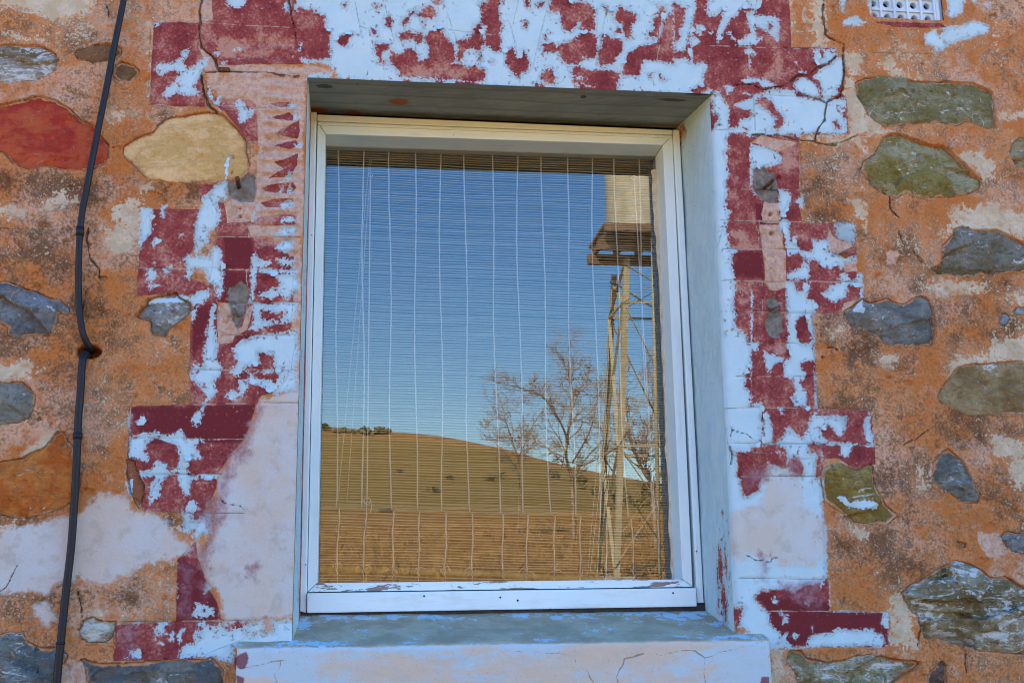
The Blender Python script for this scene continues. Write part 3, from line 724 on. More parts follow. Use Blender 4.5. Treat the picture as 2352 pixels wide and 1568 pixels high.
dxl = lerp_edge(None, OL1[0], OL0[0], GZ, V0, V1) - U0
dxr = lerp_edge(None, OR1[0], OR0[0], GZ, V0, V1) - U1
dzt = lerp_edge(None, ZT0, ZT1, GX, U0, U1) - V1
dzb = lerp_edge(None, ZB0, ZB1, GX, U0, U1) - V0
tx = (GX - U0) / (U1 - U0)
wl = np.where(GX < U0, np.clip((GX - XA) / (U0 - XA), 0, 1), np.clip(1 - tx, 0, 1))
wr = np.where(GX > U1, np.clip((XB - GX) / (XB - U1), 0, 1), np.clip(tx, 0, 1))
tz = (GZ - V0) / (V1 - V0)
wb = np.where(GZ < V0, np.clip((GZ - ZA) / (V0 - ZA), 0, 1), np.clip(1 - tz, 0, 1))
wt = np.where(GZ > V1, np.clip((ZB_ - GZ) / (ZB_ - V1), 0, 1), np.clip(tz, 0, 1))
WX = GX + dxl * wl + dxr * wr
WZ = GZ + dzt * wt + dzb * wb
XM, ZM = WX * 1000, WZ * 1000                  # millimetres


def window_of(P, margin):
    x0, x1 = P[:, 0].min() / 1000 - margin, P[:, 0].max() / 1000 + margin
    z0, z1 = P[:, 1].min() / 1000 - margin, P[:, 1].max() / 1000 + margin
    i0, i1 = np.searchsorted(gx, [x0 - 0.03, x1 + 0.03])
    j0, j1 = np.searchsorted(gz, [z0 - 0.03, z1 + 0.03])
    return slice(max(i0, 0), i1), slice(max(j0, 0), j1)


def layer(lst):
    A = np.full(GX.shape, -45.0, dtype=np.float32)
    for sgn, pan, s in lst:
        P = pts(pan, s)
        w = window_of(P, 0.046)
        if A[w].size == 0:
            continue
        d = np.clip(sdf(P, XM[w], ZM[w]), -45, 45)
        A[w] = np.maximum(A[w], d) if sgn == '+' else np.minimum(A[w], -d)
    return A


L_red, L_white, L_pink, L_cream = layer(RED), layer(WHITE), layer(PINK), layer(CREAM)
L_rep, L_cem, L_smear, L_dark, L_worn = layer(REPAIR), layer(CEMENT), layer(SMEAR), layer(DARK), layer(WORN)
# straight painted quoin edges stay straight: the red never strays on to the bare render
L_mould = np.zeros(GX.shape, dtype=np.float32)
for (mx, my, rx, ry) in MOULD:
    cx_, cz_ = P2(mx, my)
    r2 = ((WX - cx_) / (rx * 0.001)) ** 2 + ((WZ - cz_) / (ry * 0.001)) ** 2
    L_mould = np.maximum(L_mould, np.exp(-r2 * 0.8))

CR = np.full(GX.shape, 40.0, dtype=np.float32)     # distance past the crack edge, mm
CRW = np.zeros(GX.shape)
jit = fbm(WX * 60, WZ * 60, 3)
for pan, s, hw in CRACKS:
    P = pts(pan, s)
    w = window_of(P, 0.04)
    if CR[w].size == 0: continue
    d = dline(P, XM[w] + 7 * fbm(WX[w] * 45, WZ[w] * 45, 3), ZM[w] + 7 * fbm(WX[w] * 45 + 50, WZ[w] * 45, 3))
    e = d - hw * (0.75 + 2.8 * jit[w])
    CR[w] = np.minimum(CR[w], e)
    CRW[w] = np.where(d < hw * 1.2, np.maximum(CRW[w], hw), CRW[w])
SCd = np.full(GX.shape, 40.0, dtype=np.float32)
for s in SCORE:
    P = pxs(s)
    w = window_of(P, 0.04)
    if SCd[w].size == 0: continue
    SCd[w] = np.minimum(SCd[w], dline(P, XM[w], ZM[w] + 1.5 * fbm(WX[w] * 20, WZ[w] * 20, 2)))

# relief: + y goes into the wall
Y = 0.010 * fbm(WX * 2.3, WZ * 2.3, 3) + 0.0065 * fbm(WX * 11 + 40, WZ * 11, 3) + 0.0036 * fbm(WX * 48, WZ * 48 + 9, 4)
smooth_zone = np.clip((np.maximum(np.maximum(L_white, L_red), L_rep) + 8) / 16, 0, 1)
Y = Y * (1 - 0.45 * smooth_zone)
Y += 0.0026 * np.exp(-(SCd / 2.2) ** 2) * (0.6 + 1.6 * fbm(WX * 12, WZ * 12, 2))
rough_zone = 1 - smooth_zone
Y += rough_zone * 0.0022 * fbm(WX * 130, WZ * 130, 2)
pit = np.clip((fbm(WX * 36 + 11, WZ * 36, 3) - .20) / .06, 0, 1); peb = np.clip((fbm(WX * 52, WZ * 52 + 77, 2) - .24) / .06, 0, 1)
Y += rough_zone * (.0045 * pit - .0030 * peb)
# comb grooves in the bare plaster left of the window
comb = np.clip((L_pink + 3) / 10, 0, 1) * np.clip((WX - P2(590, 400)[0]) / 0.02, 0, 1) * np.clip((P2(698, 400)[0] - WX) / 0.01, 0, 1)
comb *= np.clip((WZ - P2(640, 700)[1]) / 0.02, 0, 1)
ph = (WZ + 0.006 * fbm(WX * 14, WZ * 6, 2) + 0.012 * (WX - P2(640, 400)[0])) / 0.0305
saw = ph - np.floor(ph)
Y += comb * 0.0085 * np.where(saw < 0.72, saw / 0.72, (1 - saw) / 0.28) * (0.7 + 0.8 * fbm(WX * 20, WZ * 9, 2))
ph2 = (WZ + 0.008 * fbm(WX * 9, WZ * 5, 2)) / 0.036
top_comb = np.clip((WX - P2(520, 100)[0]) / 0.04, 0, 1) * np.clip((P2(690, 100)[0] - WX) / 0.02, 0, 1) * np.clip((WZ - P2(600, 180)[1]) / 0.02, 0, 1) * np.clip((P2(600, 70)[1] - WZ) / 0.02, 0, 1)
Y += top_comb * 0.003 * np.abs(2 * (ph2 - np.floor(ph2)) - 1)
dim = np.clip((L_worn + 3) / 8, 0, 1)
Y += 0.002 * dim
Y -= 0.0025 * np.clip((L_rep + 4) / 8, 0, 1) * (0.5 + fbm(WX * 6, WZ * 6, 2))
Y += 0.004 * np.clip((L_cem + 2) / 5, 0, 1) + np.clip((L_cem + 2) / 5, 0, 1) * 0.005 * fbm(WX * 60, WZ * 60, 3)
# cracks open the surface
Y += np.where(CR < 0, np.minimum(0.003 + 0.0014 * CRW, 0.010), 0)
Y -= 0.0015 * np.exp(-np.clip(CR, 0, 40) / 6) * (CR > 0) * (CRW > -1)
for (hx, hy, hr) in HOLES:
    q = P2(hx, hy)
    d = np.hypot(WX - q[0], WZ - q[1]) * 1000
    Y += np.where(d < hr, 0.016 * np.clip((hr - d) / 2, 0, 1), 0)
pq = P2(204, 807)
Y += 0.06 * np.clip(1 - ((np.hypot((WX - pq[0]) / 1.7, WZ - pq[1]) * 1000 - 11) / 5), 0, 1)

# stones: the render stands proud of them and breaks off round their outlines
stone_data = []
jx, jz = 9 * fbm(WX * 26 + 70, WZ * 26, 5), 9 * fbm(WX * 26, WZ * 26 + 33, 5)
for (pan, s, ca, cb, rel, wh, lab) in STONES:
    P = pts(pan, s)
    w = window_of(P, 0.03)
    if GX[w].size == 0: continue
    d = sdf(P, XM[w] + jx[w], ZM[w] + jz[w])
    base = Y[w].copy()
    lip = np.exp(-np.clip(-d, 0, 60) / 9.0)
    Yw = Y[w]
    Yw = np.where(d > 0, 0.040, Yw - 0.003 * lip * (d <= 0))
    Y[w] = Yw
    stone_data.append((P, w, d, base, ca, cb, rel, wh, lab))
zt_ = lerp_edge(None, ZT0, ZT1, WX, OL0[0], OR0[0])
_xr = lerp_edge(None, OR1[0], OR0[0], GZ, V0, V1); _xl = lerp_edge(None, OL1[0], OL0[0], GZ, V0, V1)
SD_OPEN = np.maximum(np.maximum(_xl - WX, WX - _xr), np.maximum(ZB0 - WZ, WZ - zt_))
Y = Y * np.clip(0.02 + SD_OPEN / 0.022, 0, 1)
# rounded arris on the right of the opening, slight on the left
rr = 0.016
xr = lerp_edge(None, OR1[0], OR0[0], GZ, V0, V1)
xl = lerp_edge(None, OL1[0], OL0[0], GZ, V0, V1)
inz = (WZ < zt_ + 0.004) & (WZ > ZB0 - 0.002)
s_ = np.clip(WX - xr, 0, rr)
Y = np.where(inz & (WX >= xr - 1e-6) & (WX < xr + rr), Y + rr - np.sqrt(np.maximum(rr ** 2 - (rr - s_) ** 2, 0)), Y)
# fade the relief to the flat outer wall at the rim of the finely modelled field
edge = np.minimum(np.minimum(WX - XA, XB - WX), np.minimum(WZ - ZA, ZB_ - WZ))
Y = Y * np.clip(edge / 0.03, 0, 1)
nx, nz = GX.shape
idx = np.arange(nx * nz).reshape(nx, nz)
a = idx[:-1, :-1]; b = idx[1:, :-1]; c_ = idx[1:, 1:]; d_ = idx[:-1, 1:]
keep = np.ones(a.shape, dtype=bool)
keep[iL:iR, jB:jT] = False
vq = at(2086, -60); VX0, VX1 = at(1996, 0).x, at(2168, 0).x
VZ0, VZ1 = at(2086, 47).z, at(2086, -62).z
ctr = (WX[:-1, :-1] > VX0 + 0.004) & (WX[:-1, :-1] < VX1 - 0.006) & (WZ[:-1, :-1] > VZ0 + 0.004) & (WZ[:-1, :-1] < VZ1 - 0.006)
keep &= ~ctr
quads = np.stack([a[keep], b[keep], c_[keep], d_[keep]], axis=1)
co = np.stack([WX.ravel(), Y.ravel(), WZ.ravel()], axis=1)
attrs = dict(red=L_red, white=L_white, pink=L_pink, cream=L_cream, repair=L_rep, cement=L_cem, smear=L_smear, dark=L_dark, worn=L_worn, mould_shade=L_mould, crack=CR, score=SCd)
attrs = {k: v.ravel() for k, v in attrs.items()}
# the rest of the facade, out to the corners of the house
HX0, HX1, HTOP = -4.2, 5.0, 4.3
ox = [HX0, XA, XB, HX1]; oz = [0.0, ZA, ZB_, HTOP]
extra_co, extra_q = [], []
n0 = len(co)
for i in range(3):
    for j in range(3):
        if i == 1 and j == 1: continue
        k = n0 + len(extra_co)
        extra_co += [(ox[i], 0, oz[j]), (ox[i + 1], 0, oz[j]), (ox[i + 1], 0, oz[j + 1]), (ox[i], 0, oz[j + 1])]
        extra_q.append((k, k + 1, k + 2, k + 3))
co = np.concatenate([co, np.array(extra_co)])
quads = np.concatenate([quads, np.array(extra_q)])
dflt = dict(mould_shade=0.2, crack=40, score=40)
attrs = {k: np.concatenate([v, np.full(len(extra_co), dflt.get(k, -45.0), dtype=np.float32)]) for k, v in attrs.items()}


# ------------------------------------------------------------------ masonry material: layers of render, plaster and paint
def masonry():
    M = Mat("masonry", 0.88, 0.25)
    n2, n6, n20 = M.noise(2.2, 3), M.noise(7, 5, 0.6), M.noise(24, 5, 0.62)
    n60, n150, n420 = M.noise(62, 5, 0.65), M.noise(160, 4, 0.65), M.noise(480, 3, 0.7)
    A = {k: M.attr(k) for k in ('red', 'white', 'pink', 'cream', 'repair', 'cement', 'smear', 'dark', 'worn', 'mould_shade', 'crack', 'score')}

    def edge(v, *terms):
        for n, amp in terms:
            v = M.math('ADD', v, M.math('MULTIPLY', M.math('SUBTRACT', n, 0.5), amp * 2.1))
        return v
    # bare sandy render
    base = M.mix(M.ss(n6, .40, .60), (.56, .175, .038), (.64, .275, .11))
    n4b = M.noise(4.2, 4, .6, M.coords((1, 1, 1.25), rot=(.3, .5, .2)))
    base = M.mix(M.ss(M.math('ADD', M.math('MULTIPLY', n4b, .7), M.math('MULTIPLY', n20, .45)), .55, .68, 0, .85), base, (.68, .42, .28))
    base = M.mix(M.ss(n20, .52, .68, 0, .7), base, (.62, .31, .14))
    run = M.noise(26, 4, .6, M.coords((1, 1, .16)))
    base = M.mix(M.ss(run, .56, .72, 0, .4), base, (.30, .14, .06))
    base = M.mix(M.ss(n150, .47, .62, 0, .48), base, (.30, .11, .030))
    base = M.mix(M.ss(n420, .52, .64, 0, .28), base, (.66, .40, .20))
    mo = M.math('MULTIPLY', A['mould_shade'], .20)
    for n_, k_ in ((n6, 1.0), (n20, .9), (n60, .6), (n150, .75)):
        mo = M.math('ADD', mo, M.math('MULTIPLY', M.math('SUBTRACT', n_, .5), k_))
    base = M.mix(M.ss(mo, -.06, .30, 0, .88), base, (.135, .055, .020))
    # limewash left in the pores, and patches of it
    fl = M.math('ADD', M.math('MULTIPLY', n60, .45), M.math('MULTIPLY', n150, .75))
    fl = M.math('ADD', fl, M.math('ADD', M.math('MULTIPLY', n6, .45), M.math('MULTIPLY', n2, .35)))
    base = M.mix(M.ss(fl, 1.085, 1.15, 0, .8), base, (.66, .55, .38))
    cr = edge(A['cream'], (n20, 44), (n60, 44), (n150, 40))
    base = M.mix(M.ss(cr, -3, 9, 0, .92), base, M.mix(M.ss(n20, .4, .6), (.70, .60, .44), (.60, .46, .29)))
    # pink plaster
    pk = edge(A['pink'], (n20, 16), (n60, 8), (n150, 6))
    pink = M.mix(M.ss(n60, .35, .65), (.58, .33, .22), (.66, .46, .35))
    pink = M.mix(M.ss(n150, .50, .68, 0, .6), pink, (.38, .185, .10))
    c = M.mix(M.ss(pk, -2, 4), base, pink)
    # red paint
    rd = edge(A['red'], (n60, 3.5), (n150, 3))
    wear = M.math('ADD', M.math('MULTIPLY', n6, .35), M.math('ADD', M.math('MULTIPLY', n20, .45), M.math('MULTIPLY', n150, .34)))
    wear = M.math('ADD', wear, M.ss(edge(A['worn'], (n20, 16), (n60, 14)), -12, 12, 0, .075))
    wear = M.math('SUBTRACT', wear, M.ss(edge(A['dark'], (n60, 10)), -6, 6, 0, .17))
    red = M.mix(M.ss(wear, .43, .60), (.185, .022, .026), (.33, .062, .055))
    red = M.mix(M.ss(wear, .56, .70, 0, .85), red, (.58, .30, .21))
    fleck = M.ss(n150, .675, .69)
    red = M.mix(M.math('MULTIPLY', fleck, .8), red, (.66, .60, .55))
    m_red = M.ss(rd, -.6, .6)
    c = M.mix(m_red, c, red)
    # struck joints keep a thread of cream
    sc = M.ss(edge(A['score'], (n150, 1.6)), 1.0, 1.9, 1, 0)
    keepj = M.math('MULTIPLY', sc, M.ss(n20, .43, .52))
    c = M.mix(M.math('MULTIPLY', keepj, M.math('MULTIPLY', m_red, .85)), c, (.66, .52, .40))
    # pale top coat, flaking
    hole = M.math('MULTIPLY', M.ss(M.math('ADD', M.math('MULTIPLY', n60, .6), M.math('MULTIPLY', n150, .4)), .54, .62), 30)
    wt = edge(A['white'], (n20, 8), (n60, 11), (n150, 15), (n420, 8))
    wt = M.math('SUBTRACT', wt, M.math('MULTIPLY', hole, M.ss(n6, .40, .58, .25, 1.0)))
    m_wh = M.ss(wt, -.45, .45)
    white = M.mix(M.ss(n20, .35, .7), (.465, .615, .66), (.52, .65, .68))
    white = M.mix(M.ss(M.math('ADD', M.math('MULTIPLY', n60, .5), M.math('MULTIPLY', n6, .5)), .54, .68, 0, .5), white, (.36, .44, .46))
    white = M.mix(M.math('MULTIPLY', M.ss(A['mould_shade'], .35, .8), M.ss(n6, .3, .6, .45, .85)), white, (.32, .40, .42))  # mould, and the right reveal's shade, coloured into the pale coat
    white = M.mix(M.ss(n420, .64, .70, 0, .45), white, (.20, .18, .17))
    c = M.mix(m_wh, c, white)
    # trowelled repairs and the red smeared under them
    rp = edge(A['repair'], (n6, 26), (n20, 30), (n60, 16), (n150, 12))
    rep = M.mix(M.ss(n6, .38, .60), (.58, .485, .40), (.55, .54, .52))
    rep = M.mix(M.ss(n20, .50, .66, 0, .6), rep, (.46, .37, .29))
    rep = M.mix(M.ss(n150, .6, .72, 0, .3), rep, (.42, .33, .27))
    m_rp = M.ss(rp, -8, 8, 0, .93)
    c = M.mix(m_rp, c, rep)
    sm = edge(A['smear'], (n20, 26), (n60, 16), (n150, 10))
    c = M.mix(M.ss(sm, -8, 16, 0, .62), c, M.mix(M.ss(n60, .4, .6), (.40, .22, .25), (.24, .06, .075)))
    # cement round the pins
    cm = edge(A['cement'], (n60, 8), (n150, 5))
    cem = M.mix(M.ss(n60, .35, .65), (.155, .125, .095), (.27, .235, .19))
    c = M.mix(M.ss(cm, -1, 3), c, cem)
    # dirt in the cracks, and the shade inside them put into the colour
    c = M.mix(M.ss(edge(A['crack'], (n60, 1.2), (n150, 1.6)), -.5, .9, .66, 0), c, (.13, .065, .035))
    h = M.math('ADD', M.math('MULTIPLY', M.math('MULTIPLY', m_wh, M.ss(wt, 0, 9, 1.5, .8)), .9), M.math('MULTIPLY', m_red, .25))
    h = M.math('ADD', h, M.math('MULTIPLY', M.ss(pk, -2, 4), -.1))
    h = M.math('ADD', h, M.ss(edge(A['score'], (n20, 1.6), (n60, 1.2)), 0, 1.8, -.42, 0))
    h = M.math('ADD', h, M.ss(A['crack'], -.5, 1.2, -1.4, 0))
    b1 = M.bump(h, .0055, 1.0)
    grain = M.math('ADD', M.math('MULTIPLY', n150, .8), M.math('MULTIPLY', n420, .5))
    calm = M.math('SUBTRACT', 1.0, M.math('MULTIPLY', M.math('MAXIMUM', m_wh, M.math('MULTIPLY', m_rp, .9)), .72))
    b2 = M.bump(M.math('MULTIPLY', grain, calm), .0055, .9, b1)
    return M.out(c, b2)


MASON = masonry()
wall = mesh_np("wall", co, quads, MASON, house, True, attrs)


# ------------------------------------------------------------------ stones showing through the render
def stone_mat():
    M = Mat("field_stone", 0.75, 0.3)
    n8, n40, n120, n400 = M.noise(9, 5, .6, dist=.4), M.noise(38, 6, .65), M.noise(130, 5, .65), M.noise(420, 3, .7)
    ns = M.noise(34, 6, .68, M.coords((.7, 1.0, 1.6), rot=(0, .5, 0)), .5)
    nv = M.noise(24, 7, .72, M.coords((.55, 1.0, 1.7), rot=(0, -.45, 0)), 1.6)
    ca, cb, wh, sp = M.attr('ca', True), M.attr('cb', True), M.attr('wh'), M.attr('sp')
    c = M.mix(M.ss(M.math('ADD', M.math('MULTIPLY', n8, .55), M.math('MULTIPLY', ns, .45)), .43, .57), ca, cb)
    c = M.mix(M.math('MULTIPLY', M.ss(n40, .50, .62, 0, .6), sp), c, M.mix(.5, ca, (.24, .12, .035)))
    c = M.mix(M.math('MULTIPLY', M.ss(ns, .56, .66, 0, .75), sp), c, M.mix(.65, ca, (.02, .02, .02)))
    c = M.mix(M.math('MULTIPLY', M.ss(n120, .54, .64, 0, .6), sp), c, (.06, .05, .045))
    c = M.mix(M.ss(n400, .56, .68, 0, .15), c, (.42, .40, .34))
    w = M.math('ADD', M.math('MULTIPLY', nv, .75), M.math('ADD', M.math('MULTIPLY', n8, .25), M.math('MULTIPLY', n120, .22)))
    w = M.math('ADD', w, M.math('MULTIPLY', wh, .19))
    c = M.mix(M.ss(w, .765, .80, 0, .85), c, (.58, .62, .62))
    wv = M.t.nodes.new("ShaderNodeVectorMath"); wv.operation = 'MULTIPLY_ADD'
    nn = M.t.nodes.new("ShaderNodeTexNoise"); nn.inputs["Scale"].default_value = 14; nn.inputs["Detail"].default_value = 5
    M.t.links.new(M.tc.outputs["Object"], nn.inputs["Vector"])
    M.t.links.new(nn.outputs["Color"], wv.inputs[0]); wv.inputs[1].default_value = (.09, .09, .09); M.t.links.new(M.coords((.8, 1, 1.3), rot=(0, -.6, 0)), wv.inputs[2])
    ve = M.vor(15, 'DISTANCE_TO_EDGE', wv.outputs[0])
    vm_ = M.math('MULTIPLY', M.ss(ve, .004, .016, 1, 0), M.math('MULTIPLY', sp, M.ss(M.math('ADD', n40, M.math('MULTIPLY', n8, .8)), .93, 1.05)))
    c = M.mix(M.math('MULTIPLY', vm_, .8), c, (.56, .58, .56))
    pt = M.attr('white')
    for n_, k_ in ((n40, 18), (n120, 20)):
        pt = M.math('ADD', pt, M.math('MULTIPLY', M.math('SUBTRACT', n_, .5), k_))
    mp_ = M.ss(pt, -.5, .5)
    c = M.mix(mp_, c, (.54, .67, .74))
    ed = M.attr('rimd')
    for n_, k_ in ((n8, 30), (n40, 26), (n120, 12)):
        ed = M.math('ADD', ed, M.math('MULTIPLY', M.math('SUBTRACT', n_, .5), k_))
    me_ = M.ss(ed, 1.0, 4.5, 1, 0)
    c = M.mix(me_, c, M.mix(M.ss(n40, .4, .6), M.mix(M.ss(n120, .4, .6), (.42, .17, .06), (.56, .27, .12)), (.60, .40, .27)))
    h = M.math('ADD', M.math('MULTIPLY', ns, .8), M.math('ADD', M.math('MULTIPLY', n120, .3), M.math('MULTIPLY', n400, .12)))
    h = M.math('ADD', M.math('MULTIPLY', h, M.math('ADD', .25, M.math('MULTIPLY', sp, .75))), M.math('ADD', M.math('MULTIPLY', me_, .22), M.math('MULTIPLY', mp_, .25)))
    return M.out(c, M.bump(h, .011, 1.0))


STONE = stone_mat()
def vivid(c_):
    l = .3 * c_[0] + .55 * c_[1] + .15 * c_[2]
    return tuple(max(.004, min(.75, (l + (v - l) * 1.10) * 1.12)) for v in c_)


for si, (P, w, d, base, ca, cb, rel, wh, lab) in enumerate(stone_data):
    ca, cb = vivid(ca), vivid(cb)
    X, Z = WX[w], WZ[w]
    rs = np.random.default_rng(100 + si)
    m = d > -5.5
    if m.sum() < 20: continue
    # cleft faces: every cell of a loose cellular pattern is a tilted plane
    cx0, cx1, cz0, cz1 = P[:, 0].min(), P[:, 0].max(), P[:, 1].min(), P[:, 1].max()
    nc = max(3, int((cx1 - cx0) * (cz1 - cz0) / 5200))
    cxs, czs = rs.uniform(cx0, cx1, nc), rs.uniform(cz0, cz1, nc)
    tlx, tlz, off = rs.normal(0, .05, nc), rs.normal(0, .07, nc), rs.uniform(-.5, .5, nc)
    XX, ZZ = XM[w] + 22 * fbm(X * 18 + si, Z * 18, 3), ZM[w] + 22 * fbm(X * 18, Z * 18 + si, 3)
    best = np.full(X.shape, 1e9); H_ = np.zeros(X.shape)
    for k in range(nc):
        dd = (XX - cxs[k]) ** 2 + 1.8 * (ZZ - czs[k]) ** 2
        hk = off[k] * rel * .8 + (tlx[k] * (XX - cxs[k]) + tlz[k] * (ZZ - czs[k])) * rel / 6
        up_ = dd < best
        H_ = np.where(up_, hk, H_); best = np.minimum(best, dd)
    H_ = H_ + rel * 1.5 * fbm(X * 12 + si * 3, Z * 12, 4) + rel * .5 * fbm(X * 60, Z * 60, 3)
    rim = np.clip(d / 12.0, 0, 1)
    ys = 0.0012 + base * .7 - (rel * .0008) * np.sqrt(np.clip(d / 40, 0, 1)) + H_ * 0.0014 + (1 - rim) * 0.0022 + np.clip(-d, 0, 10) * 0.004
    ii = -np.ones(X.shape, dtype=np.int64)
    ii[m] = np.arange(m.sum())
    q = np.stack([ii[:-1, :-1], ii[1:, :-1], ii[1:, 1:], ii[:-1, 1:]], axis=-1).reshape(-1, 4)
    q = q[(q >= 0).all(axis=1)]
    if len(q) == 0: continue
    n = int(m.sum())
    sc_ = np.stack([X[m], ys[m], Z[m]], axis=1)
    o = mesh_np("exposed_stone", sc_, q, STONE, wall, True, dict(wh=np.full(n, wh), sp=np.full(n, min(1.0, max(0.3, (rel - 1.5) / 4))), white=L_white[w][m], rimd=d[m]), dict(ca=np.tile((*ca, 1), (n, 1)), cb=np.tile((*cb, 1), (n, 1))))
    if lab: o['label'] = lab

# ------------------------------------------------------------------ reveals of the opening
def grid_surface(name, c00, c10, c11, c01, step, mat, parent, attr_fn=None, relief=0.0, normal=(0, 0, 1), fine=0.0):
    c00, c10, c11, c01 = map(np.array, (c00, c10, c11, c01))
    nu = max(2, int(np.linalg.norm(c10 - c00) / step)); nv = max(2, int(np.linalg.norm(c01 - c00) / step))
    u, v = np.meshgrid(np.linspace(0, 1, nu + 1), np.linspace(0, 1, nv + 1), indexing='ij')
    p = (c00 * (1 - u)[..., None] + c10 * u[..., None]) * (1 - v)[..., None] + (c01 * (1 - u)[..., None] + c11 * u[..., None]) * v[..., None]
    s = p[..., 0] * 1.3 + p[..., 1] * 2.1
    t = p[..., 2] * 1.1 + p[..., 1] * .7
    k = np.minimum(np.minimum(u, 1 - u), np.minimum(v, 1 - v))
    p = p + np.array(normal) * (relief * fbm(s * 6, t * 6, 4) + fine * fbm(s * 40, t * 40, 3))[..., None] * np.clip(k * 20, 0, 1)[..., None]
    id_ = np.arange((nu + 1) * (nv + 1)).reshape(nu + 1, nv + 1)
    q = np.stack([id_[:-1, :-1], id_[1:, :-1], id_[1:, 1:], id_[:-1, 1:]], axis=-1).reshape(-1, 4)
    at_ = attr_fn(p.reshape(-1, 3)) if attr_fn else None
    return mesh_np(name, p.reshape(-1, 3), q, mat, parent, True, at_)


FB = DEP + 0.03                                  # reveals run a little past the frame face
fTL, fTR, fBR, fBL = at(700, 250, FB), at(1566, 284, FB), at(1628, 1412, FB), at(683, 1424, FB)
wTL, wTR = (OL0[0], 0.0, ZT0), (OR0[0], 0.0, ZT1)
wBL, wBR = (OL1[0], 0.0, ZB0), (OR1[0], 0.0, ZB1)
# straight-on targets for the reveal's inner edge
def ext(px, py):
    p = at(px, py, FB); return (p.x, p.y, p.z)


def reveal_attr(which):
    def fn(p):
        n = len(p)
        A = {k: np.full(n, -45.0) for k in ('red', 'white', 'pink', 'cream', 'repair', 'cement', 'smear', 'dark', 'worn')}
        A['mould_shade'] = np.full(n, .52 if which == 'right' else .3); A['crack'] = np.full(n, 40.0); A['score'] = np.full(n, 40.0)  # right reveal: dingy paint plus the shade of its side-on face, as colour
        A['white'][:] = 40
        ym, zm = p[:, 1] * 1000, p[:, 2] * 1000
        if which == 'right':
            A['red'][:] = 40
            for zpx in (298, 362, 433, 505, 572, 644, 716, 787, 864, 937, 1016, 1093, 1178, 1250, 1327, 1403):
                zc = at(1660, zpx, 0).z * 1000
                A['score'] = np.minimum(A['score'], np.abs(zm - zc + 2 * np.sin(ym / 30)) + .8)
            cut = []
            def hole(px, py, ry, rz, tgt='white'):
                # elongated bare patch at a place on the reveal
                best = None
                for y in np.linspace(0.01, 0.19, 40):
                    u = (y - 0) / FB
                    xw = (lerp_edge(None, OR1[0], OR0[0], at(px, py, y).z, ZB0, ZT0)) * (1 - u) + at(1590, py, FB).x * u
                    e = abs(at(px, py, y).x - xw)
                    if best is None or e < best[0]: best = (e, y, at(px, py, y).z)
                return best[1] * 1000, best[2] * 1000, ry, rz
            for (px, py, ry, rz) in ((1648, 1300, 12, 42), (1652, 1370, 8, 34), (1657, 1408, 5, 22), (1640, 1320, 4, 16), (1662, 1290, 5, 22), (1640, 1385, 4, 8)):
                cy, cz, a_, b_ = hole(px, py, ry, rz)
                r = np.sqrt(((ym - cy) / a_) ** 2 + ((zm - cz) / b_) ** 2)
                A['white'] = np.minimum(A['white'], (r - 1) * a_)
            for (px, py, ry, rz) in ((1592, 302, 16, 19), (1583, 276, 11, 9)):
                cy, cz, a_, b_ = hole(px, py, ry, rz)
                r = np.sqrt(((ym - cy) / a_) ** 2 + ((zm - cz) / b_) ** 2)
                A['white'] = np.minimum(A['white'], (r - 1) * a_)
                A['red'] = np.minimum(A['red'], (r - 1.1) * a_)
        if which == 'left':
            A['red'][:] = 10
            A['white'] = 14 + 30 * fbm(p[:, 2] * 9, p[:, 1] * 30, 3)
            A['white'] = np.where((ym > 150), -6, A['white'])
        return A
    return fn


rvb = [(OR1[0], rr, ZB1 - 0.02), (OR0[0], rr, ZT1 + 0.004)]
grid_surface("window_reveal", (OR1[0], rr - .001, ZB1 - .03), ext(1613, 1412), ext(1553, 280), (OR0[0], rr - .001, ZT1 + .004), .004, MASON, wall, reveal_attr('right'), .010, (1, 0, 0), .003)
grid_surface("window_reveal", (OL1[0] + .001, -.0005, ZB0 - .03), (OL0[0] + .001, -.0005, ZT0 + .004), (at(716, 240, FB).x, FB, at(716, 240, FB).z), (at(692, 1425, FB).x, FB, at(692, 1425, FB).z), .004, MASON, wall, reveal_attr('left'), .003, (1, 0, 0), .001)


def soffit_mat():
    M = Mat("board_marked_concrete", .9, .2)
    bd = M.coords((1, 1, 1))
    n5, n30, n200 = M.noise(6, 5, .6), M.noise(40, 5, .65, M.coords((.25, 2.5, 1))), M.noise(220, 4, .7)
    w = M.t.nodes.new("ShaderNodeTexWave"); w.bands_direction = 'Y'; w.inputs["Scale"].default_value = 5.2; w.inputs["Distortion"].default_value = .6; w.inputs["Detail"].default_value = 3; w.inputs["Detail Scale"].default_value = 2.0
    M.t.links.new(M.coords((.3, 1, 1)), w.inputs["Vector"])
    c = M.mix(M.ss(n5, .35, .65), (.235, .265, .25), (.31, .34, .315))
    c = M.mix(M.ss(n30, .5, .7, 0, .6), c, (.27, .27, .23))
    c = M.mix(M.ss(w.outputs[1], .90, .985, 0, .35), c, (.13, .12, .10))
    c = M.mix(M.ss(n200, .64, .70, 0, .6), c, (.12, .10, .08))
    ru = M.math('ADD', M.attr('rust'), M.math('MULTIPLY', M.math('SUBTRACT', n30, .5), .5))
    c = M.mix(M.ss(ru, .4, .75, 0, .92), c, (.40, .12, .022))
    c = M.mix(M.ss(M.math('ADD', M.attr('dirt'), M.math('MULTIPLY', M.math('SUBTRACT', n200, .5), .8)), .45, .6, 0, .8), c, (.06, .055, .045))
    h = M.math('ADD', M.math('MULTIPLY', w.outputs[1], -.5), n30)
    return M.out(c, M.bump(h, .004, .8))


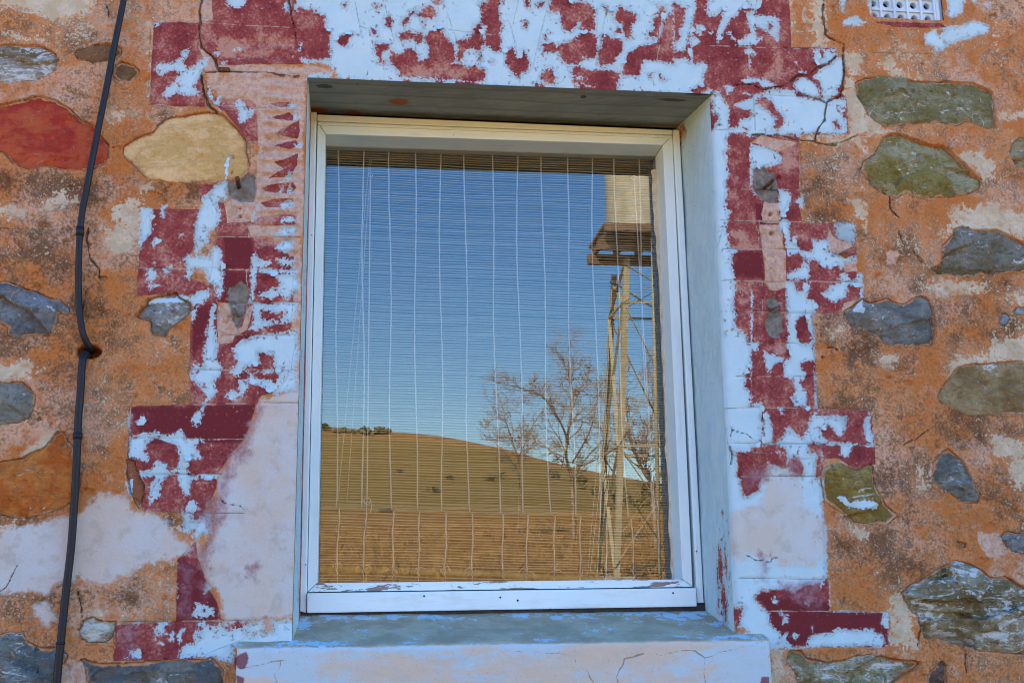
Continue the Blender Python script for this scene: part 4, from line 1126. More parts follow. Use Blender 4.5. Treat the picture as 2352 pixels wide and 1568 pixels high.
def soffit_attr(p):
    n = len(p)
    R = np.zeros(n); D = np.zeros(n)
    def spot(arr, px, py, rx, ry, amp=1.0):
        best = None
        for y in np.linspace(.005, FB, 60):
            q = at(px, py, y)
            u = y / FB
            zs = (ZT0 * (1 - u) + fTL.z * u) + ((ZT1 * (1 - u) + fTR.z * u) - (ZT0 * (1 - u) + fTL.z * u)) * (q.x - OL0[0]) / (OR0[0] - OL0[0])
            e = abs(q.z - zs)
            if best is None or e < best[0]: best = (e, q.x, y)
        r = ((p[:, 0] - best[1]) / rx) ** 2 + ((p[:, 1] - best[2]) / ry) ** 2
        arr[:] = np.maximum(arr, amp * np.exp(-r * .7))
    spot(R, 916, 229, .026, .020, 1.1); spot(R, 812, 251, .024, .020, .95); spot(R, 727, 246, .035, .030, .85); spot(R, 820, 229, .007, .006, .8); spot(R, 1463, 226, .014, .010, .5); spot(R, 1590, 254, .02, .03, .5)
    spot(D, 745, 197, .022, .012); spot(D, 1340, 220, .008, .010); spot(D, 1600, 200, .03, .01); spot(D, 1545, 228, .05, .012, .8); spot(D, 822, 193, .01, .01, .6)
    return dict(rust=R, dirt=D)


grid_surface("lintel_soffit", (OL0[0] - .02, .0008, ZT0), (OR0[0] + .012, .0008, ZT1), ext(1580, 296), ext(690, 258), .005, soffit_mat(), wall, soffit_attr, .006, (0, 0, 1), .003)


# ------------------------------------------------------------------ curled flakes along the torn edges of the top coat
gxs, gzs = np.gradient(L_white)
cand = np.argwhere((L_white > 1.5) & (L_white < 5.0) & (L_red > 8) & (L_rep < -10) & (SD_OPEN > .012))
frs = np.random.default_rng(21)
flake_m = simple("lifted_paint", (.44, .57, .61), (.50, .61, .64), 60, .7, .001, 200)
made = 0
for (i, j) in cand[frs.permutation(len(cand))]:
    if made >= 85: break
    g = np.array([-gxs[i, j], -gzs[i, j]])
    if np.linalg.norm(g) < .5: continue
    g /= np.linalg.norm(g)
    if g[1] > .4: continue                       # edges that face up have shed their flakes
    made += 1
    FV, FF = [], []
    tdir = np.array([-g[1], g[0]])
    Lf, Wf, lift = frs.uniform(.008, .017), frs.uniform(.008, .022), frs.uniform(.003, .007)
    y0 = float(Y[i, j]) - .0012
    for a in range(5):
        for b in range(5):
            u, v = a / 4, b / 4 - .5
            s_k = (1 - .5 * u ** 2) * (1 + .22 * frs.normal())
            FV.append((WX[i, j] + g[0] * (Lf * (u * .9 - .25)) + tdir[0] * v * Wf * s_k, y0 - lift * u ** 1.7 * (1 + .15 * frs.normal()),
                       WZ[i, j] + g[1] * (Lf * (u * .9 - .25)) + tdir[1] * v * Wf * s_k))
    for a in range(4):
        for b in range(4):
            k = a * 5 + b
            FF.append((k, k + 1, k + 6, k + 5))
    mesh_np("paint_flake", np.array(FV), np.array(FF), flake_m, wall, True)
chip_m = simple("broken_render", (.16, .035, .03), (.36, .17, .11), 60, .9, .003, 120)
q4 = [at(1930, 580, -.012), at(1957, 566, -.016), at(1955, 582, -.012), at(1946, 592, -.008)]
MB().hexa(q4, [Vector((p.x, .012, p.z)) for p in q4]).build("loose_chip", chip_m, wall, False, .002)

# ------------------------------------------------------------------ rest of the house shell
limew = simple("limewashed_stone", (.30, .20, .12), (.42, .30, .2), 3, .9, .004, 30)
plaster = simple("room_plaster", (.30, .28, .25), (.36, .34, .3), 3, .9, .001, 60)
tin = simple("roof_iron", (.32, .33, .34), (.40, .40, .40), 8, .5, .001, 80, .4)
MB().box((HX0, .012, 0), (HX0 + .4, 6.0, HTOP)).build("side_wall", limew, house)
MB().box((HX1 - .4, .012, 0), (HX1, 6.0, HTOP)).build("side_wall", limew, house)
MB().box((HX0 + .402, 5.6, 0), (HX1 - .402, 6.0, HTOP)).build("rear_wall", limew, house)
MB().box((HX0 + .402, .5, -.05), (HX1 - .402, 5.598, .35)).build("room_floor", plaster, house)
MB().box((HX0 - .05, -.02, HTOP + .002), (HX1 + .05, 6.2, HTOP + .2)).build("roof", tin, house)


# ------------------------------------------------------------------ sill
def sill_mat():
    M = Mat("sill_concrete", .95, .08)
    st = M.coords((.42, .30, 1))
    n5, n25, n90 = M.noise(6, 5, .6, M.coords((.6, 1, 1.6))), M.noise(30, 6, .7, st), M.noise(75, 6, .7, st)
    n150, n400 = M.noise(170, 4, .65), M.noise(480, 3, .7)
    top = M.attr('top')
    g = M.mix(M.ss(n25, .38, .62), (.42, .31, .20), (.55, .42, .28))
    bl = M.math('ADD', M.math('MULTIPLY', n25, .5), M.math('MULTIPLY', n90, .55))
    bl = M.math('ADD', M.math('MULTIPLY', M.math('SUBTRACT', bl, .52), 1.7), .52)
    bl = M.math('ADD', bl, M.attr('blue'))
    mb = M.ss(bl, .60, .612)
    g = M.mix(mb, g, M.mix(n25, (.47, .56, .60), (.53, .60, .63)))
    fr = M.mix(M.ss(n5, .38, .58), (.64, .49, .37), (.56, .52, .49))
    fr = M.mix(M.ss(n25, .5, .66, 0, .5), fr, (.56, .45, .35))
    fr = M.mix(M.ss(M.math('ADD', n5, M.math('MULTIPLY', n90, .4)), .66, .74, 0, .8), fr, (.46, .57, .62))
    fr = M.mix(M.ss(n150, .62, .7, 0, .4), fr, (.36, .25, .18))
    rd = M.math('ADD', M.attr('red'), M.math('MULTIPLY', M.math('SUBTRACT', n90, .5), 12))
    fr = M.mix(M.ss(rd, -1, 3, 0, .9), fr, (.20, .05, .06))
    tm = M.ss(M.math('ADD', top, M.math('MULTIPLY', M.math('SUBTRACT', n90, .5), .5)), .42, .58)
    c = M.mix(tm, fr, g)
    cm = M.ss(M.math('ADD', M.attr('crack'), M.math('MULTIPLY', M.math('SUBTRACT', n90, .5), 4.0)), -.7, .4, .62, 0)
    c = M.mix(cm, c, (.22, .115, .07))
    h = M.math('ADD', M.math('MULTIPLY', M.math('MULTIPLY', mb, tm), .5), M.math('ADD', M.math('MULTIPLY', n150, .4), M.math('MULTIPLY', n400, .2)))
    h = M.math('ADD', h, M.math('MULTIPLY', cm, -.45))
    return M.out(c, M.bump(h, .003, .9))


yF = -0.045
zf = lambda px, y: None
xs0, xs1 = at(541, 1500, yF).x, at(1771, 1480, yF).x
zfl, zfr = at(541, 1487, yF).z, at(1771, 1468, yF).z
zbk = at(1176, 1404, .21).z
prof = []                                         # (y, dz from front top edge, top?)
nseg = 46
SLOPE = (zbk - (zfl + zfr) / 2) / (.21 - yF)
for y in np.linspace(.23, yF + .012, nseg): prof.append((y, (y - yF) * SLOPE, 1.0))
for k in range(1, 6):
    a_ = k / 5 * math.pi / 2
    prof.append((yF + .010 * (1 - math.sin(a_)), -.010 * (1 - math.cos(a_)) + .010 * SLOPE * (1 - k / 5), 1.0 - k / 5))
for z in np.linspace(-.014, -.26, 110): prof.append((yF, z, 0.0))
nxs = 640
co = []; A_top, A_blue, A_cr, A_red = [], [], [], []
ux = np.linspace(0, 1, nxs)
pj = np.array(prof)
X = np.repeat((xs0 + (xs1 - xs0) * ux)[:, None], len(prof), 1)
ZF = zfl + (zfr - zfl) * ux
Yp = np.repeat(pj[None, :, 0], nxs, 0).copy()
Zp = ZF[:, None] + pj[None, :, 1]
endd = np.minimum(X - xs0, xs1 - X)
ro = .014
Yp = np.maximum(Yp, yF + ro - np.sqrt(np.maximum(ro ** 2 - np.clip(ro - endd, 0, ro) ** 2, 0)))
Yp[0, :] = np.maximum(Yp[0, :], .06); Yp[-1, :] = np.maximum(Yp[-1, :], .06)
Zp += .005 * fbm(X * 9, Yp * 9 + 3, 3) + .0015 * fbm(X * 50, Yp * 50, 3)
Yp += np.where(pj[None, :, 2] < 1, .007 * fbm(X * 7 + 5, Zp * 9, 3) + .002 * fbm(X * 45, Zp * 45, 3), 0)
SX, SZ = X * 1000, Zp * 1000
crk = np.full(X.shape, 40.0)
for pan, s, hw in (('H', "1200,1350 1350,1360 1500,1362 1610,1372 1612,1440 1640,1465 1690,1480", 1.0), ('H', "1690,1480 1720,1540 1760,1600", 1.2), ('H', "1955,1400 1940,1450 1890,1520 1910,1567", 1.2),
                   ('H', "1960,1400 2030,1380 2100,1360 2200,1375 2240,1368 2352,1342", 1.3), ('I', "-10,1345 80,1340 150,1390 200,1385 250,1360 330,1342 420,1320 480,1310 555,1278", 1.4), ('I', "155,1395 148,1500 160,1600", 1.0),
                   ('G', "2020,1320 2005,1400 1940,1412 1860,1425 1750,1452 1680,1460", 1.2), ('G', "1930,1420 1925,1470 1890,1510 1905,1567", 1.2), ('H', "60,1480 65,1530 50,1567", .8), ('I', "540,1520 560,1440 610,1350", 1.0)):
    P = pts(pan, s, yF)
    crk = np.minimum(crk, dline(P, SX + 5 * fbm(X * 50, Zp * 50, 3), SZ + 5 * fbm(X * 50 + 9, Zp * 50, 3)) - hw * (.8 + 2.4 * fbm(X * 25, Zp * 25, 2)))
rd_ = np.full(X.shape, -45.0)
for pan, s in (('G', "1612,1390 1700,1345 1722,1400 1690,1470 1650,1480 1618,1440"), ('G', "1622,1510 1690,1530 1680,1580 1630,1620"), ('I', "540,1520 600,1520 600,1590 530,1590")):
    rd_ = np.maximum(rd_, sdf(pts(pan, s, yF), SX, SZ))
tp = np.repeat(pj[None, :, 2], nxs, 0)
v = (Yp - yF) / .255
blue = -.10 + .17 * np.exp(-((v - .86) / .16) ** 2) + .10 * np.exp(-((v - .10) / .08) ** 2)
for (bx, bw, bv, bh, am) in ((1660, 60, .35, .4, .2), (1590, 90, .7, .3, .14), (690, 60, .62, .2, .17), (760, 50, .05, .12, .2), (640, 90, .2, .3, .1), (1380, 60, .4, .12, .1), (1010, 40, .55, .1, .08)):
    bxx = at(bx, 1445, .08).x
    blue += am * np.exp(-((X - bxx) / (bw * .001)) ** 2 - ((v - bv) / bh) ** 2)
id_ = np.arange(X.size).reshape(X.shape)
q = np.stack([id_[:-1, :-1], id_[:-1, 1:], id_[1:, 1:], id_[1:, :-1]], axis=-1).reshape(-1, 4)
sill = mesh_np("window_sill", np.stack([X.ravel(), Yp.ravel(), Zp.ravel()], 1), q, sill_mat(), house, True,
               dict(top=tp.ravel(), blue=blue.ravel(), crack=crk.ravel(), red=rd_.ravel()))
sill['label'] = "thick grey and cream sill with flaking blue paint"

# ------------------------------------------------------------------ window
window = empty("window", (0, 0, 0), house)
def wpaint(name, wear, upright=False):
    M = Mat(name, .42, .4)
    st = M.coords((1, 1, .14)) if upright else M.coords((.16, 1, 1))
    n3, n50, n200 = M.noise(4, 4, .6), M.noise(70, 5, .7, st), M.noise(300, 3, .7)
    c = M.mix(M.ss(n3, .4, .6), (.70, .81, .80), (.76, .845, .83))
    c = M.mix(M.ss(M.math('ADD', M.math('MULTIPLY', M.noise(14, 4, .6, st), .6), M.math('MULTIPLY', n50, .5)), .57, .72, 0, .4), c, (.55, .54, .48))
    c = M.mix(M.ss(n200, .70, .74, 0, .5), c, (.3, .27, .22))
    h = M.math('ADD', M.noise(60, 4, .6, st), M.math('MULTIPLY', n50, .6))
    if wear:
        mk = M.ss(M.math('ADD', n50, M.math('MULTIPLY', n3, .35)), .80 - wear, .815 - wear)
        c = M.mix(mk, c, M.mix(n200, (.16, .12, .10), (.33, .27, .22)))
        h = M.math('SUBTRACT', h, M.math('MULTIPLY', mk, 1.2))
    return M.out(c, M.bump(h, .0012, .7), .42)
WP, WPW, WPB = wpaint("white_gloss_paint", 0), wpaint("worn_white_paint", .055), wpaint("brushed_white_paint", 0.0, True)


def member(name, quad, y0, y1, mat, bevel=.0016):
    fr = [at(px, py, y0) for px, py in quad]
    bk = [Vector((p.x, y1, p.z)) for p in fr]
    return MB().hexa(fr, bk).build(name, mat, window, False, bevel)


yS = DEP + .007
member("casing", [(728.5, 263), (1545, 298.5), (1545, 309.5), (728.5, 278)], DEP, .31, WP)
member("casing", [(711, 256), (727.5, 257), (703.5, 1407), (687, 1402)], DEP - .001, .31, WPB, .003)
member("casing", [(1546, 297), (1561, 299), (1617, 1387), (1602.5, 1391)], DEP + .001, .31, WPB, .003)
member("bottom_casing", [(705, 1361), (1600, 1349), (1601, 1392), (704.5, 1407)], DEP - .010, .31, WP, .003)
member("glazing_bead", [(731, 280.5), (1543, 312), (1543, 316.5), (731, 286.5)], DEP + .002, yS + .01, WP, .0012)
member("sash_rail", [(730, 279.5), (1544, 311), (1522, 333), (748, 308)], yS, .31, WP)
member("sash_stile", [(729.5, 281), (747.5, 308.5), (729, 1337.5), (706, 1358.5)], yS + .0006, .31, WPB)
member("sash_stile", [(1522.5, 333.5), (1544.5, 312), (1591, 1346.5), (1567.5, 1329)], yS + .0006, .31, WPB)
member("worn_sash_rail", [(729.5, 1338), (1567, 1329.5), (1590.5, 1347), (706.5, 1359)], yS - .001, .31, WPW)
blk = simple("sealant_and_shaft_black", (.012, .013, .014), (.03, .03, .03), 60, .5, .002, 120)
MBs = MB()
up_, lo_ = [], []
for i in range(61):
    t = i / 60
    px = 687 + (1622 - 687) * t
    lo_.append(at(px, 1421 - 17 * t + 2.2 * math.sin(i * 1.3) + random.uniform(-1.2, 1.2), DEP + .001)); up_.append(at(px, 1400 - 17 * t, DEP + .001))
for i in range(60):
    f4 = [lo_[i], lo_[i + 1], up_[i + 1], up_[i]]
    MBs.hexa(f4, [Vector((p.x, DEP + .05, p.z)) for p in f4])
MBs.build("sealant_strip", blk, window)

nail = simple("old_nail_hole", (.03, .025, .02), (.06, .05, .04), 200, .9, .0004, 300)
for (nx_, ny_, nr_) in ((974, 1368, .0022), (1149, 1371, .0024), (1189, 1378, .0026), (1546, 1361, .0024), (1264, 1398, .0018), (702, 1296, .0016), (716, 540, .0014), (1600, 1265, .0018), (1042, 310, .0012)):
    p = at(nx_, ny_, DEP - .0102 if ny_ > 1355 else (yS if nx_ == 1042 else DEP - .0012))
    MB().tube([p + Vector((0, -.0004, 0)), p + Vector((0, .002, 0))], nr_, 8).build("nail_hole", nail, window)

# pane
def glass_mat():
    m = bpy.data.materials.new("window_glass")
    m.use_nodes = True
    t = m.node_tree
    t.nodes.remove(t.nodes["Principled BSDF"])
    tr = t.nodes.new("ShaderNodeBsdfTransparent"); tr.inputs[0].default_value = (.92, .94, .93, 1)
    gl = t.nodes.new("ShaderNodeBsdfGlossy"); gl.inputs["Roughness"].default_value = 0.0; gl.inputs["Color"].default_value = (1, 1, 1, 1)
    fr = t.nodes.new("ShaderNodeFresnel"); fr.inputs["IOR"].default_value = GLASS_IOR
    mx = t.nodes.new("ShaderNodeMixShader")
    t.links.new(fr.outputs[0], mx.inputs[0]); t.links.new(tr.outputs[0], mx.inputs[1]); t.links.new(gl.outputs[0], mx.inputs[2])
    t.links.new(mx.outputs[0], t.nodes["Material Output"].inputs[0])
    return m


GLASS_IOR = 2.0
g4 = [at(700, 270, YG), at(1570, 300, YG), at(1620, 1370, YG), at(690, 1370, YG)]
mesh_py("pane", g4, [(0, 3, 2, 1)], glass_mat(), window)
# old putty along the right edge of the pane
pm = simple("old_putty", (.52, .44, .31), (.66, .58, .44), 40, .8, .003, 90)
Mp = MB()
zt_p, zb_p = at(1530, 390, YG).z, at(1562, 1330, YG).z
rows = []
npt = 120
for i in range(npt + 1):
    t = i / npt
    py = 392 + (1334 - 392) * t
    xr0 = at(1522.5 + 45 * (py - 333) / 996, py, yS).x           # inner face of the stile
    wdt = .0035 + .0045 * abs(fbm(np.array([t * 22.0]), np.array([3.3]), 3)[0]) * 4 + (.008 * math.exp(-((t - .07) / .10) ** 2))
    z = at(1540, py, YG).z
    rows.append([(xr0 - wdt, YG - .0006, z), (xr0 - wdt * .5, YG - .003, z), (xr0 + .002, YG - .007, z)])
for i in range(npt + 1): Mp.v += rows[i]
for i in range(npt):
    for k in range(2):
        a0 = i * 3 + k; Mp.f.append((a0, a0 + 1, a0 + 4, a0 + 3))
Mp.build("putty", pm, window, True)

# ------------------------------------------------------------------ bamboo blind
YB1, YB2 = .322, .338
blind = empty("bamboo_blind", at(1120, 700, YB1))
tag(blind, "pale bamboo roll blind hanging behind the window pane, slats tied with white string", "blind")
def stick_mat():
    M = Mat("bamboo_slats", .45, .5)
    st = M.coords((.15, 1, 1))
    n, n2 = M.noise(300, 2, .5, M.coords((.004, 1, 1))), M.noise(60, 4, .6, st)
    c = M.mix(M.ss(n, .35, .65), (.56, .47, .29), (.72, .65, .48))
    c = M.mix(M.ss(n2, .55, .7, 0, .5), c, (.36, .25, .11))
    return M.out(c)
STICK = stick_mat()
cord_m = simple("white_string", (.82, .82, .80), (.88, .88, .86), 300, .8, .0006, 900)


def slats(name, px0, px1, y, top, bot, pitch, rad, seed, sides=5):
    """top / bot: (left z, right z)"""
    rs = random.Random(seed)
    n = int(((top[0] + top[1]) / 2 - (bot[0] + bot[1]) / 2) / pitch)
    nxp = 15
    V, Fc = [], []
    ph = [rs.uniform(0, 6.28) for _ in range(6)]
    for i in range(n):
        t = i / (n - 1)
        zl, zr = top[0] + (bot[0] - top[0]) * t, top[1] + (bot[1] - top[1]) * t
        r = rad * rs.uniform(.78, 1.15); jy = rs.uniform(-.0012, .0012); jz = rs.uniform(-.0008, .0008)
        am = .0016
        xr_ = px1(t) + rs.uniform(-.003, .003)
        x0 = px0
        k0 = len(V)
        for j in range(nxp):
            u = j / (nxp - 1)
            x = x0 + (xr_ - x0) * u
            z = zl + (zr - zl) * u + jz + am * math.sin(5 * u + ph[0] + t * 4) + .0009 * math.sin(13 * u + ph[1] + t * 9) + .0005 * math.sin(29 * u + i * 1.7)
            yy = y + jy + .003 * math.sin(3 * u + t * 6 + ph[2])
            for s in range(sides):
                w_ = 2 * math.pi * s / sides + .3
                V.append((x, yy + r * math.cos(w_) * .8, z + r * math.sin(w_)))
        for j in range(nxp - 1):
            for s in range(sides):
                s2 = (s + 1) % sides
                Fc.append((k0 + j * sides + s, k0 + (j + 1) * sides + s, k0 + (j + 1) * sides + s2, k0 + j * sides + s2))
    return mesh_np(name, np.array(V), np.array(Fc), STICK, blind, True)


zt = at(1120, 318, YB1).z
xl_ = at(690, 700, YB1).x
fold_l, fold_r = at(745, 1164, YB1).z, at(1512, 1192, YB1).z
ps = [(1499, 362), (1535, 1190), (1541, 1335)]
xrt, xrb = at(1499, 362, YB1).x, at(1533, 1192, YB1).x
slats("slats", xl_, lambda t: xrt + (xrb - xrt) * t, YB1, (zt + .004, zt - .004), (fold_l, fold_r), .0064, .00145, 3)
zb2l, zb2r = at(745, 1372, YB2).z, at(1512, 1385, YB2).z
xb2 = at(1542, 1335, YB2).x
slats("slats", xl_, lambda t: xrb + (xb2 - xrb) * t + .004, YB2, (fold_l + .02, fold_r + .018), (zb2l, zb2r), .0063, .00165, 5)
rodm = simple("bamboo_rod", (.48, .34, .11), (.58, .44, .18), 14, .5, .001, 60)
MB().tube([(xl_, YB2 - .007, at(735, 1303, YB2).z), (at(1120, 1316, YB2).x, YB2 - .007, at(1120, 1317, YB2).z), (xb2 + .01, YB2 - .007, at(1535, 1342, YB2).z)], .0075, 12).build("bottom_rod", rodm, blind, True)
top_x = [776, 834, 895, 953, 1011, 1068, 1130, 1187, 1245, 1302, 1359, 1412, 1466]
mid_x = [772, 834, 898, 957, 1017, 1077, 1148, 1204, 1263, 1322, 1383, 1441, 1499]
low_x = [779, 841, 904, 964, 1026, 1086, 1155, 1212, 1274, 1333, 1394, 1451, 1511]
bot_x = [774, 834, 902, 961, 1022, 1084, 1154, 1209, 1272, 1332, 1392, 1456, 1515]
for k in range(13):
    u = (top_x[k] - 745) / 770
    fz = 1164 + 28 * u
    n = 46
    path = []
    for i in range(n):
        t = i / (n - 1)
        px = top_x[k] + (mid_x[k] - top_x[k]) * t ** 1.5 + 2.6 * math.sin(t * 9 + k * 2.1) + random.uniform(-.5, .5)
        py = 330 + (fz - 330) * t
        p = at(px, py, YB1 - .0045 + .0012 * (i % 2)); path.append(p)
    MB().tube(path, .0021, 5).build("string", cord_m, blind, True)
    path = []
    kz = 1296 + 25 * u
    for i in range(22):
        t = i / 21
        py = fz + 2 + (kz - fz) * t
        px = low_x[k] + (bot_x[k] - low_x[k]) * t + 1.2 * math.sin(t * 7 + k) + random.uniform(-.6, .6)
        path.append(at(px, py, YB2 - .005 + .001 * (i % 2)))
    m = MB().tube(path, .0021, 5)
    # knot with two loose ends, and the tail over the rod
    e = path[-1]
    ep = (bot_x[k], kz)
    for sx in (-1, 1):
        if random.random() < .85:
            L = random.uniform(9, 22); hh = random.uniform(-8, 4)
            q = [at(ep[0] + sx * L * t, ep[1] + hh * math.sin(t * 2.6) + 9 * t * t, YB2 - .017) for t in np.linspace(0, 1, 7)]
            m.tube(q, .0008, 5)
    q = [at(ep[0] + 2.2 * math.sin(t * 9), ep[1] + 22 * t, YB2 - .0165) for t in np.linspace(0, 1, 6)]
    m.tube(q, .0012, 5)
    q = [at(ep[0] + 1.5 * math.sin(t * 5) - 2 * t, ep[1] + 20 + 60 * t, YB2 - .005) for t in np.linspace(0, 1, 8)]
    m.tube(q, .0008, 5)
    m.build("string", cord_m, blind, True)
def cord(name, px0, px1, y, r=.0019, loop=True):
    m = MB()
    m.tube([at(px0[0] + (px1[0] - px0[0]) * t, px0[1] + (px1[1] - px0[1]) * t, y) for t in np.linspace(0, 1, 12)], r, 6)
    if loop:
        for (c0, rad) in ((px0, 5.0), (px1, 7.5)):
            m.tube([at(c0[0] + rad * math.cos(w), c0[1] + rad * math.sin(w), y - .002) for w in np.linspace(0, 6.28, 16)], .0011, 5)
        m.tube([at(px1[0] + 6 + 4 * math.sin(t * 3), px1[1] - 6 + 34 * t, y - .004) for t in np.linspace(0, 1, 8)], .0012, 5)
        m.tube([at(px1[0] - 1, px1[1] + 2 + 24 * t, y - .003) for t in np.linspace(0, 1, 4)], .0014, 5)
    return m.build(name, cord_m, blind, True)
cord("lift_cord", (851, 402), (843, 1150), YB1 - .010)
cord("lift_cord", (1456, 409), (1503, 1158), YB1 - .010)
cord("lift_cord", (849, 362), (776, 1150), YB1 + .008, .0014, False)
cord("lift_cord", (853, 362), (797, 1150), YB1 + .008, .0014, False)

# ------------------------------------------------------------------ air vent
vm = simple("vent_paint", (.50, .60, .68), (.62, .70, .75), 20, .7, .0012, 120)
vent = empty("air_vent", at(2086, 0, 0), house)
vent['label'] = "pale blue air vent with rows of round holes"
cellx, cellz = (at(1567.6 + 1700 / 3, 0).x - at(1567.6 + 1330 / 3, 0).x) / 4, (at(2086, 7).z - at(2086, 36).z)
x0v, z0v = at(1567.6 + 1335 / 3, 36).x, at(2086, 36).z
YV = .010
pl, br = MB(), MB()
rows_ = 4
for r_ in range(rows_):
    for k in range(5):
        cx, cz = x0v + cellx * k, z0v + cellz * r_
        ns = 16; rad = .0086
        n0 = len(pl.v)
        for s in range(ns):
            w = 2 * math.pi * s / ns + math.pi / ns
            m_ = max(abs(math.cos(w)) / (cellx / 2), abs(math.sin(w)) / (cellz / 2))
            pl.v.append((cx + math.cos(w) / m_, YV + .004, cz + math.sin(w) / m_))
        for s in range(ns):
            w = 2 * math.pi * s / ns + math.pi / ns
            pl.v.append((cx + math.cos(w) * (rad + .0022), YV + .002, cz + math.sin(w) * (rad + .0022)))
        for s in range(ns):
            w = 2 * math.pi * s / ns + math.pi / ns
            pl.v.append((cx + math.cos(w) * rad, YV + .004, cz + math.sin(w) * rad))
        for s in range(ns):
            w = 2 * math.pi * s / ns + math.pi / ns
            pl.v.append((cx + math.cos(w) * rad * .92, YV + .016, cz + math.sin(w) * rad * .92))
        for L in range(3):
            for s in range(ns):
                s2 = (s + 1) % ns
                pl.f.append((n0 + L * ns + s, n0 + L * ns + s2, n0 + (L + 1) * ns + s2, n0 + (L + 1) * ns + s))
for k in range(6):
    cx = x0v + cellx * (k - .5)
    br.box((cx - .0028, YV - .003, z0v - cellz * .5), (cx + .0028, YV + .006, z0v + cellz * (rows_ - .5)))
for r_ in range(rows_ + 1):
    cz = z0v + cellz * (r_ - .5)
    for k in range(5):
        cx = x0v + cellx * (k - .5)
        br.box((cx + .0030, YV - .002, cz - .0026), (cx + cellx - .0030, YV + .006, cz + .0026))
pl.build("perforated_plate", vm, vent)
br.build("grid_bars", vm, vent, False, .0008)
fr = MB()
xa, xb = x0v - cellx * .5 - .003, x0v + cellx * 4.5 + .003
za, zb = z0v - cellz * .5 - .003, z0v + cellz * (rows_ - .5) + .003
fr.box((xa - .006, YV - .006, za - .004), (xa, .06, zb)); fr.box((xb, YV - .004, za - .004), (xb + .009, .06, zb)); fr.box((xb + .0095, YV + .002, za - .004), (xb + .020, .06, zb))
fr.box((xa + .0003, YV - .002, za - .006), (xb - .0003, .06, za - .0003))
fr.build("frame", vm, vent, False, .001)
MB().box((xa - .02, .07, za - .02), (xb + .03, .08, zb + .05)).build("shaft_shade_sheet", blk, vent)  # black sheet standing in for the darkness inside the shaft

# ------------------------------------------------------------------ black pipe
pipe = empty("black_pipe", at(150, 1568, -.02))
tag(pipe, "thin black pipe running down the wall and bending into a hole", "pipe")
pmx = Mat("black_poly_pipe", .45, .3)
_n = pmx.noise(30, 4, .6); _n2 = pmx.noise(160, 4, .7)
_c = pmx.mix(pmx.ss(_n, .4, .65), (.006, .007, .010), (.018, .014, .019))
_c = pmx.mix(pmx.ss(_n2, .64, .72, 0, .5), _c, (.14, .15, .17))
PIPE = pmx.out(_c, pmx.bump(_n2, .0008, .6), pmx.ss(_n, .3, .7, .4, .6))


def smooth_path(pp, n=8):
    out = []
    P = [np.array(p, float) for p in pp]
    P = [2 * P[0] - P[1]] + P + [2 * P[-1] - P[-2]]
    for i in range(1, len(P) - 2):
        for t in np.linspace(0, 1, n, endpoint=False):
            a, b, c, d = P[i - 1], P[i], P[i + 1], P[i + 2]
            out.append(.5 * ((2 * b) + (-a + c) * t + (2 * a - 5 * b + 4 * c - d) * t * t + (-a + 3 * b - 3 * c + d) * t ** 3))
    out.append(P[-2])
    return [Vector(v) for v in out]


up = [(292, -60, -.026), (284, 0, -.026), (263, 105, -.024), (245, 200, -.022), (228, 285, -.022), (213, 360, -.022), (200, 430, -.020), (190, 480, -.019), (184, 530, -.018), (181, 590, -.018), (180, 650, -.018), (182, 710, -.018), (188, 755, -.017), (196, 780, -.012), (207, 799, .006), (213, 806, .04)]
lowp = [(203, 806, .05), (198, 810, .012), (192, 820, -.010), (188, 845, -.016), (185, 900, -.018), (180, 960, -.019), (178, 1010, -.020), (174, 1100, -.021), (169, 1180, -.021), (163, 1260, -.022), (155, 1330, -.023), (147, 1400, -.024), (140, 1470, -.025), (133, 1540, -.026), (127, 1620, -.026)]
MB().tube(smooth_path([at(*p) for p in up]), .0072, 14).build("pipe_length", PIPE, pipe, True)
MB().tube(smooth_path([at(*p) for p in lowp]), .0082, 14).build("pipe_length", PIPE, pipe, True)
for (a0, b0, r_) in (((184.5, 522, -.018), (183.2, 542, -.018), .0090), ((178.6, 994, -.0197), (178.1, 1008, -.0199), .0100), ((139.6, 1473, -.025), (139, 1479, -.025), .0094)):
    MB().tube([at(*a0), at(*b0)], r_, 16).build("coupling", PIPE, pipe, True)

# ------------------------------------------------------------------ iron pins left in the wall
rust = simple("rusty_iron", (.05, .022, .012), (.16, .06, .025), 160, .8, .0015, 300)
grey_i = simple("painted_iron", (.16, .16, .15), (.26, .25, .22), 120, .6, .001, 300)
for (b0, t0, ln, m_, r_, lab) in (((549, 432), (545, 409), .05, rust, .0052, "rusty pin sticking up beside the tan stone"), ((1753, 434), (1776, 414), .055, rust, .0046, "rusty pin in the grey patch right of the window top"),
                                  ((550, 727), (537, 704), .05, grey_i, .0052, "grey pin in the dark patch left of the window"), ((1767, 712), (1792, 697), .055, grey_i, .0046, "grey pin in the cement patch right of the window")):
    p0, p1 = at(b0[0], b0[1], .012), at(t0[0], t0[1], -ln)
    o = MB().tube([p0, p0.lerp(p1, .5), p1 - (p1 - p0).normalized() * .001, p1], [r_, r_, r_, r_ * .82], 12).build("iron_pin", m_, house, True)
    o['label'] = lab
pw = [at(x, y, -.010) for x, y in ((498, 153), (527, 154), (530, 164), (500, 163))]
MB().hexa(pw, [Vector((p.x, .03, p.z)) for p in pw]).build("iron_wedge", rust, house, False, .003)

